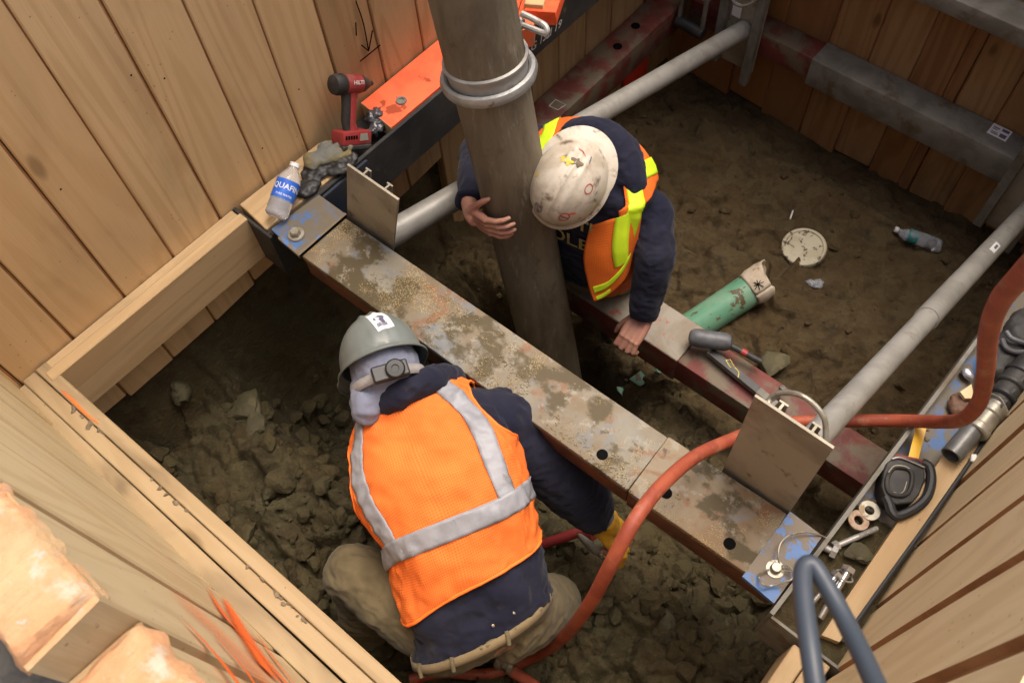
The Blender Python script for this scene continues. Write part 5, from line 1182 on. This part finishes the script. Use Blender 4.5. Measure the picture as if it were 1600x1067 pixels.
for an, kd in ((anL, -1), (anR, 1)):
    toe = V(-.84, .5, 0).normalized(); g_ = V(an[0], an[1], min(an[2], float(floor_z(an[0], an[1])) + .12))
    lump('boot', [(g_ + toe * .0 + V(0, 0, -.05), toe * .08, V(.5, .84, 0) * .05, V(0, 0, .06)), (g_ + toe * .10 + V(0, 0, -.07), toe * .09, V(.5, .84, 0) * .05, V(0, 0, .045)), (g_, toe * .06, V(.5, .84, 0) * .05, V(0, 0, .09))], M['boot'], p1, .008, .003, 30)
# glove and cuff
mb = MB(); hand(mb, wrR + hd1 * .012, hd1 + camdir(.25, .2, .2) * .4, camdir(-.3, .5, .7), camdir(-.7, -.2, .4), 1.38, (.6, .7, .5)); mb.lathe(wrR - hd1 * .005, hd1, [(.048, 0), (.050, .01), (.046, .03), (.04, .05)], 20)
remesh(mb, 'glove', M['glove'], p1, .0045, .002, 60, 3)
mb = MB(); hl = (wrL - elL).normalized(); hand(mb, wrL + hl * .012, hl, camdir(0, .3, .9), camdir(-.3, .8, 0), 1.2, (.6, .8, .6)); remesh(mb, 'glove', M['glove'], p1, .0055, .002, 60, 3)
mb = MB(); limb(mb, [wrR - hd1 * .045, wrR - hd1 * .02, wrR + hd1 * .012], [.050, .051, .045], 22); remesh(mb, 'cuff', M['cuff'], p1, .006, .003, 40, 2)
# hood liner, hat, headlamp
mb = MB(); mb.ell(hc1 + H1.k * .02 - H1.f * .01, H1.f * .114, H1.s * .093, H1.k * .105); mb.ell(hc1 - H1.k * .055 + H1.f * .012, H1.f * .098, H1.s * .078, H1.k * .062)
lsd = H1.s if H1.s.dot(RIGHT) < 0 else -H1.s
limb(mb, [hc1 - H1.k * .01 + lsd * .06, hc1 - H1.k * .09 + lsd * .085 - H1.f * .02, P(558, 628, d=2.48)], [.045, .034, .022])
for q_ in ((P(560, 600, d=2.36), P(566, 640, d=2.42)), (P(600, 590, d=2.335), P(585, 622, d=2.36)), (P(650, 575, d=2.36), P(610, 600, d=2.33))): limb(mb, [q_[0], q_[0].lerp(q_[1], .5), q_[1]], [.012, .014, .010], 10)
remesh(mb, 'head_cloth', M['bala'], p1, .0055, it=2, wr=folds(7.7, .006, 12, 30))
H1.build('hard_hat', M['hat_gray'], p1, .04)
bk = [-.93, 0, .36]
sdv = 1 if H1.s.dot(RIGHT) > 0 else -1
H1.decal('hat_sticker', M['white'], p1, (-.80, .03 * sdv, .58), .054, .082, -.14 * sdv)
H1.decal('sticker_print', M['print'], p1, (-.80, .04 * sdv, .59), .030, .030, 0, lambda a: 1 + .35 * math.sin(3 * a + 1), 1.013)
for k_ in range(3): H1.decal('sticker_lines', M['print'], p1, (-.86 - .02 * k_, .03 * sdv, .45 - .028 * k_), .032, .003, -.08 * sdv, None, 1.013, 3)
lc = hc1 - H1.k * .018; Lp = lambda an, e_, z_: lc + (H1.f * .119 * math.cos(an) + H1.s * .099 * math.sin(an)) * (1 + e_) + H1.k * z_
mb = MB().grid([[Lp(2 * PI * i / 60, .02, z_ + .012 * math.cos(2 * PI * i / 60)) for i in range(61)] for z_ in (-.014, .014)]); o = mb.build('lamp_strap', M['offwhite'] if False else mottle('grey_strap', (.30, .28, .27), (.24, .225, .21), scale=30, rough=.8, bump=.2), p1); m = o.modifiers.new('s', 'SOLIDIFY'); m.thickness = .003
a0 = PI - .14 * sdv * -1; bq = Lp(a0, .10, -.012); bn = (bq - lc).normalized(); bs = H1.k.cross(bn).normalized()
mb = MB().obox(bq + bs * .0, bs * .048, H1.k * .022, bn * .013, .004); mb.build('lamp_battery', M['black'], p1)
kq = bq + bn * .011 + bs * (.012 if bs.dot(RIGHT) > 0 else -.012); mb = MB().lathe(kq, bn, [(.026, 0), (.026, .010), (.022, .014), (.010, .0145), (.009, .011), (.0001, .011)], 26); mb.build('lamp_knob', plain('dark_knob', (.008, .008, .008), .5), p1)
# tool in the worker's hand
a, b = P(872, 842, d=2.90), P(944, 866, d=2.80); c_ = P(905, 832, d=2.88)
t = thing('air_tool', 'red and steel hand tool held low by the yellow glove', 'hand tool', tuple(a))
mb = MB().tube(crom([a + (a - c_) * 1.5, a, c_, P(928, 836, d=2.84)], 6), .017, 12); mb.build('red_grip', M['tool_red'], t)
mb = MB().tube(crom([c_, P(925, 855, d=2.82), b], 6), [.014] * 13, 12); mb.build('steel_arm', M['steel_gray'], t)
mb = MB().lathe(b, (b - c_), [(.016, -.015), (.019, -.01), (.019, .004), (.013, .008), (.013, .016), (.0001, .016)], 16); mb.build('coupling', M['chrome'], t)

# ---------------------------------------------------------------- worker two: bending over the red beam, hugging the pipe
R2 = camdir(.87, .49, -.03)
secs2 = [(P(922, 398, d=3.32), .180, .125), (P(924, 385, d=3.20), .178, .122), (P(926, 355, d=3.06), .185, .125), (P(927, 308, d=2.94), .198, .13), (P(926, 258, d=2.84), .196, .120), (P(922, 238, d=2.775), .080, .080)]
T2 = Torso(secs2, R2, wr=.006, seed=9.1, shear=.5)
if Vector(T2.F[60]).dot(DOWN) < 0: T2.F = -T2.F      # chest faces down the picture, towards the camera
s2L, e2L, w2L = P(1014, 326, d=2.91), P(1022, 402, d=2.92), P(1005, 498, d=3.06)
s2R, e2R, w2R = P(836, 232, d=2.97), P(755, 235, d=3.08), P(733, 316, d=2.86)
pl = [P(905, 318, d=3.5), P(1000, 372, d=3.5)]
hb2 = P(889, 285, d=2.69); k2 = camdir(-.20, .20, -.95); f2_ = camdir(.50, -.82, -.2)
H2 = Hat(hb2, k2, f2_, .139, .113, .130)
hc2 = hb2 - H2.k * .045
mb = MB(); head(mb, hc2, H2.k, -H2.f, .98)
limb(mb, [Vector(T2.c[-1]), Vector(T2.c[-1]).lerp(hc2, .5), hc2 - H2.k * .02], [.06, .055, .055]); limb(mb, [Vector(T2.c[4]), Vector(T2.c[50]), Vector(T2.c[90]), Vector(T2.c[-8])], [.11, .10, .11, .06])
for a, b, c_ in ((s2L, e2L, w2L), (s2R, e2R, w2R)): limb(mb, [Vector(T2.c[98]), a, a.lerp(b, .5), b, b.lerp(c_, .4), c_], [.05, .055, .046, .038, .037, .027])
hip2 = Vector(T2.c[0]); fz = BACK
legs2 = []
for s_ in (-1, 1):
    hp_ = hip2 + Vector(T2.R[0]) * .09 * s_; kn = hp_ + V(-.02 * s_, -.02, -.34); kn[1] = max(kn[1], 1.78); an = V(kn[0] + .03 * s_, kn[1] + .12, fz + .08); legs2.append((hp_, kn, an)); limb(mb, [hip2, hp_, kn, an], [.1, .08, .055, .04])
d2L = (w2L - e2L).normalized()
hand(mb, w2L - d2L * .004, d2L * .62 + V(-.12, -.72, -.02), V(.05, -.35, -1), V(-1, .1, -.1), 1.05, (.35, 1.0, .5), .10, (.45, .30), .45)
u_ = (P(800, 362, d=2.75) - CAM).normalized(); pk_ = t0 + ta * ((u_.dot(t0 - CAM) * 0) + (P(795, 362, d=2.72) - t0).dot(ta))
tip = P(796, 379, d=(pk_ - CAM).dot(FWD) - .112); kn_ = P(757, 369, d=(pk_ - CAM).dot(FWD) - .075)
w2h = P(738, 336, d=(pk_ - CAM).dot(FWD) + .0)
hand(mb, w2h, (kn_ - w2h).normalized() * .6 + (tip - kn_).normalized() * .5, (pk_ - kn_).normalized(), camdir(.35, -.85, -.3), 1.0, (.30, .40, .45), .13, (.55, .15), .25)
limb(mb, [w2R, w2h, w2h.lerp(kn_, .3)], [.028, .027, .022], 12)
p2 = body_obj(mb, 'bending worker in white hard hat hugging the grey pipe, hand on red beam')
mb = MB()
rows = [[T2.pt(u, 2 * PI * k / 64, 0) for k in range(65)] for u in np.linspace(0, 1, 70)]; mb.grid(rows); mb.add(rows[0][:-1], [tuple(range(64))]); mb.add(rows[-1][:-1], [tuple(range(64))[::-1]])
limb(mb, [Vector(T2.c[80]), s2L, s2L.lerp(e2L, .45), e2L, e2L.lerp(w2L, .5), w2L - d2L * .01], [.05, .064, .070, .066, .058, .047], 24)
limb(mb, [Vector(T2.c[80]), s2R, s2R.lerp(e2R, .45), e2R, e2R.lerp(w2R, .5), w2R], [.06, .074, .076, .070, .060, .046], 24)
nk2 = Vector(T2.c[-1]); hq = P(942, 262, d=2.76)
limb(mb, [P(880, 205, d=2.82), P(925, 212, d=2.80), P(964, 242, d=2.81), P(980, 288, d=2.82), P(958, 335, d=2.88)], [.03, .056, .070, .066, .040], 20)
mb.ell(P(935, 258, d=2.83), camdir(.9, .44, 0) * .10, camdir(-.44, .9, 0) * .085, FWD * .06)
remesh(mb, 'hoodie', M['navy'], p2, .0065, it=3, wr=folds(8.4, .009, 12, 28))
mb = MB(); mb.ell(hip2, Vector(T2.R[0]) * .19, Vector(T2.F[0]) * .14, Vector(T2.T[0]) * .12)
for hp_, kn, an in legs2: limb(mb, [hip2.lerp(hp_, .4), hp_, hp_.lerp(kn, .5), kn, kn.lerp(an, .5), an], [.11, .105, .095, .08, .075, .068], 22)
remesh(mb, 'trousers', M['khaki'], p2, .010, it=3, wr=folds(3.3, .006, 10, 24))
for hp_, kn, an in legs2:
    toe = V(.1, -.99, 0); lump('boot', [(an + V(0, 0, -.03), V(.05, 0, 0), V(0, .07, 0), V(0, 0, .08)), (an + toe * .1 + V(0, 0, -.045), V(.05, 0, 0), V(0, .09, 0), V(0, 0, .045))], M['boot'], p2, .010, .003, 30)
def s1_2(th): return .95 - (.30 * max(0, math.sin(th)) ** 2 if math.sin(th) > 0 else 0)
def s0_2(th): return .10
sheet_obj('vest', M['vest2'], vest_patches(T2, s0_2, s1_2, .62, (.665, .135), .022, armw=.60), p2, .003)
for dth, nm in ((-.62, 0), (.62, 1)):
    thb = 3 * PI / 2 + dth; thf = 2 * PI + (PI / 2 - .80) if dth > 0 else PI - (PI / 2 - .80)
    side_ = 2 * PI if dth > 0 else PI
    sheet_obj('lime_tape', M['lime'], [strip_patch(T2, [(.40, thb), (.6, thb), (.78, thb + (side_ - thb) * .25), (.905, side_), (.78, thf - (thf - side_) * .25), (.6, thf), (.42, thf)], .055, .027)], p2, .0015)
# front panel of the vest hanging away from the chest
A0, A1, A2, A3 = [P(922, 352, d=2.85), P(912, 400, d=2.90), P(918, 440, d=2.95), P(928, 472, d=2.98)], [P(950, 345, d=2.80), P(945, 395, d=2.85), P(945, 435, d=2.91), P(950, 462, d=2.96)], [P(978, 335, d=2.77), P(975, 385, d=2.83), P(972, 420, d=2.89), P(972, 442, d=2.94)], [P(1004, 320, d=2.79), P(998, 365, d=2.86), P(990, 395, d=2.91), P(984, 422, d=2.95)]
cols_ = [crom(c_, 6) for c_ in (A0, A1, A2, A3)]; rows = []; uvr = []
for i in range(len(cols_[0])):
    r_ = crom([c_[i] for c_ in cols_], 6); rows.append([Vector(q) + Vector((0, 0, .006 * mnoise.noise(Vector(q) * 18))) for q in r_]); uvr.append([(k * .012, i * .012) for k in range(len(r_))])
fp = sheet_obj('vest_front', M['vest2'], [(rows, uvr)], p2, .003)
def onpanel(u, v): 
    i = min(int(v * (len(rows) - 1)), len(rows) - 2); j = min(int(u * (len(rows[0]) - 1)), len(rows[0]) - 2); tv = v * (len(rows) - 1) - i; tu = u * (len(rows[0]) - 1) - j
    q = (rows[i][j] * (1 - tu) + rows[i][j + 1] * tu) * (1 - tv) + (rows[i + 1][j] * (1 - tu) + rows[i + 1][j + 1] * tu) * tv
    return q + (CAM - q).normalized() * .005
def panel_strip(us, n=20):
    q = crom(us, n); return [[onpanel(min(max(a + w_ * (c_), 0), 1), min(max(b + w_ * d_, 0), 1)) for w_ in np.linspace(-.5, .5, 5)] for a, b, c_, d_ in q]
for us in ([(.62, .0, .30, 0), (.60, .3, .30, 0), (.66, .6, .28, .05)], [(.10, .80, 0, .10), (.45, .77, 0, .10), (.85, .62, 0, .12)], [(.10, .95, 0, .08), (.40, .92, 0, .08)]):
    rr = panel_strip(us); sheet_obj('lime_tape', M['lime'], [(rr, [[(0, 0)] * 5] * len(rr))], p2, .001)
# chest print
vs_, fs_ = text_mesh('OLE', .058); v2, f2 = text_mesh('TH', .05); mb = MB()
ink = mottle('yellow_chest_print', (.42, .33, .12), (.30, .23, .09), scale=40, bump=0)
mb.add([T2.pt(.49 + y_ / T2.len, PI / 2 - (x_ - .022) / .17, .014) for x_, y_, _ in vs_], fs_); mb.build('chest_print', ink, p2, smooth=0); mb = MB(); mb.add([T2.pt(.605 + y_ / T2.len, PI / 2 - (x_ + .03) / .17, .014) for x_, y_, _ in v2], f2); mb.build('chest_print', ink, p2, smooth=0)
H2.build('hard_hat', M['hat_white'], p2, .026)
blob = lambda sd: (lambda a: .8 + .3 * math.sin(2 * a + sd) + .2 * math.sin(5 * a + sd * 2))
sx = 1 if H2.s.dot(RIGHT) > 0 else -1
for nm, mt, c_, w_, h_, rt, pl_ in (('yellow_sticker', M['yellow_print'], (.42, -.22 * sx, .85), .042, .030, .3, blob(1)), ('brown_sticker', mottle('brown_sticker', (.10, .075, .05), (.2, .15, .08), bump=0), (.50, .02 * sx, .85), .040, .034, .2, blob(2.2)), ('dark_sticker', M['print'], (.40, -.17 * sx, .88), .016, .012, 0, blob(3)),
        ('red_ring', M['red_print'], (-.60, .42 * sx, .62), .036, .036, 0, 'ring'), ('red_bar', M['red_print'], (-.60, .42 * sx, .62), .034, .005, .7, None), ('grey_badge', M['print'], (-.72, -.28 * sx, .58), .034, .034, 0, 'ring'), ('grey_badge_core', mottle('badge', (.3, .24, .2), (.16, .12, .1), scale=60, bump=0), (-.72, -.28 * sx, .58), .024, .024, 0, blob(.4)),
        ('pink_ring', M['red_print'], (.16, .62 * sx, .75), .03, .03, 0, 'ring'), ('yellow_fleck', M['yellow_print'], (-.15, -.72 * sx, .62), .010, .022, .3, blob(1.4)), ('orange_patch', M['orange_paint2'], (-.45, .55 * sx, .64), .022, .012, .5, blob(2)), ('scuff', M['print'], (.66, .26 * sx, .68), .022, .006, .9, blob(.8)), ('scuff', M['red_print'], (.72, -.02 * sx, .66), .035, .006, .3, blob(.3))):
    H2.decal(nm, mt, p2, c_, w_, h_, rt, pl_, 1.010 if 'bar' not in nm and 'core' not in nm else 1.012)
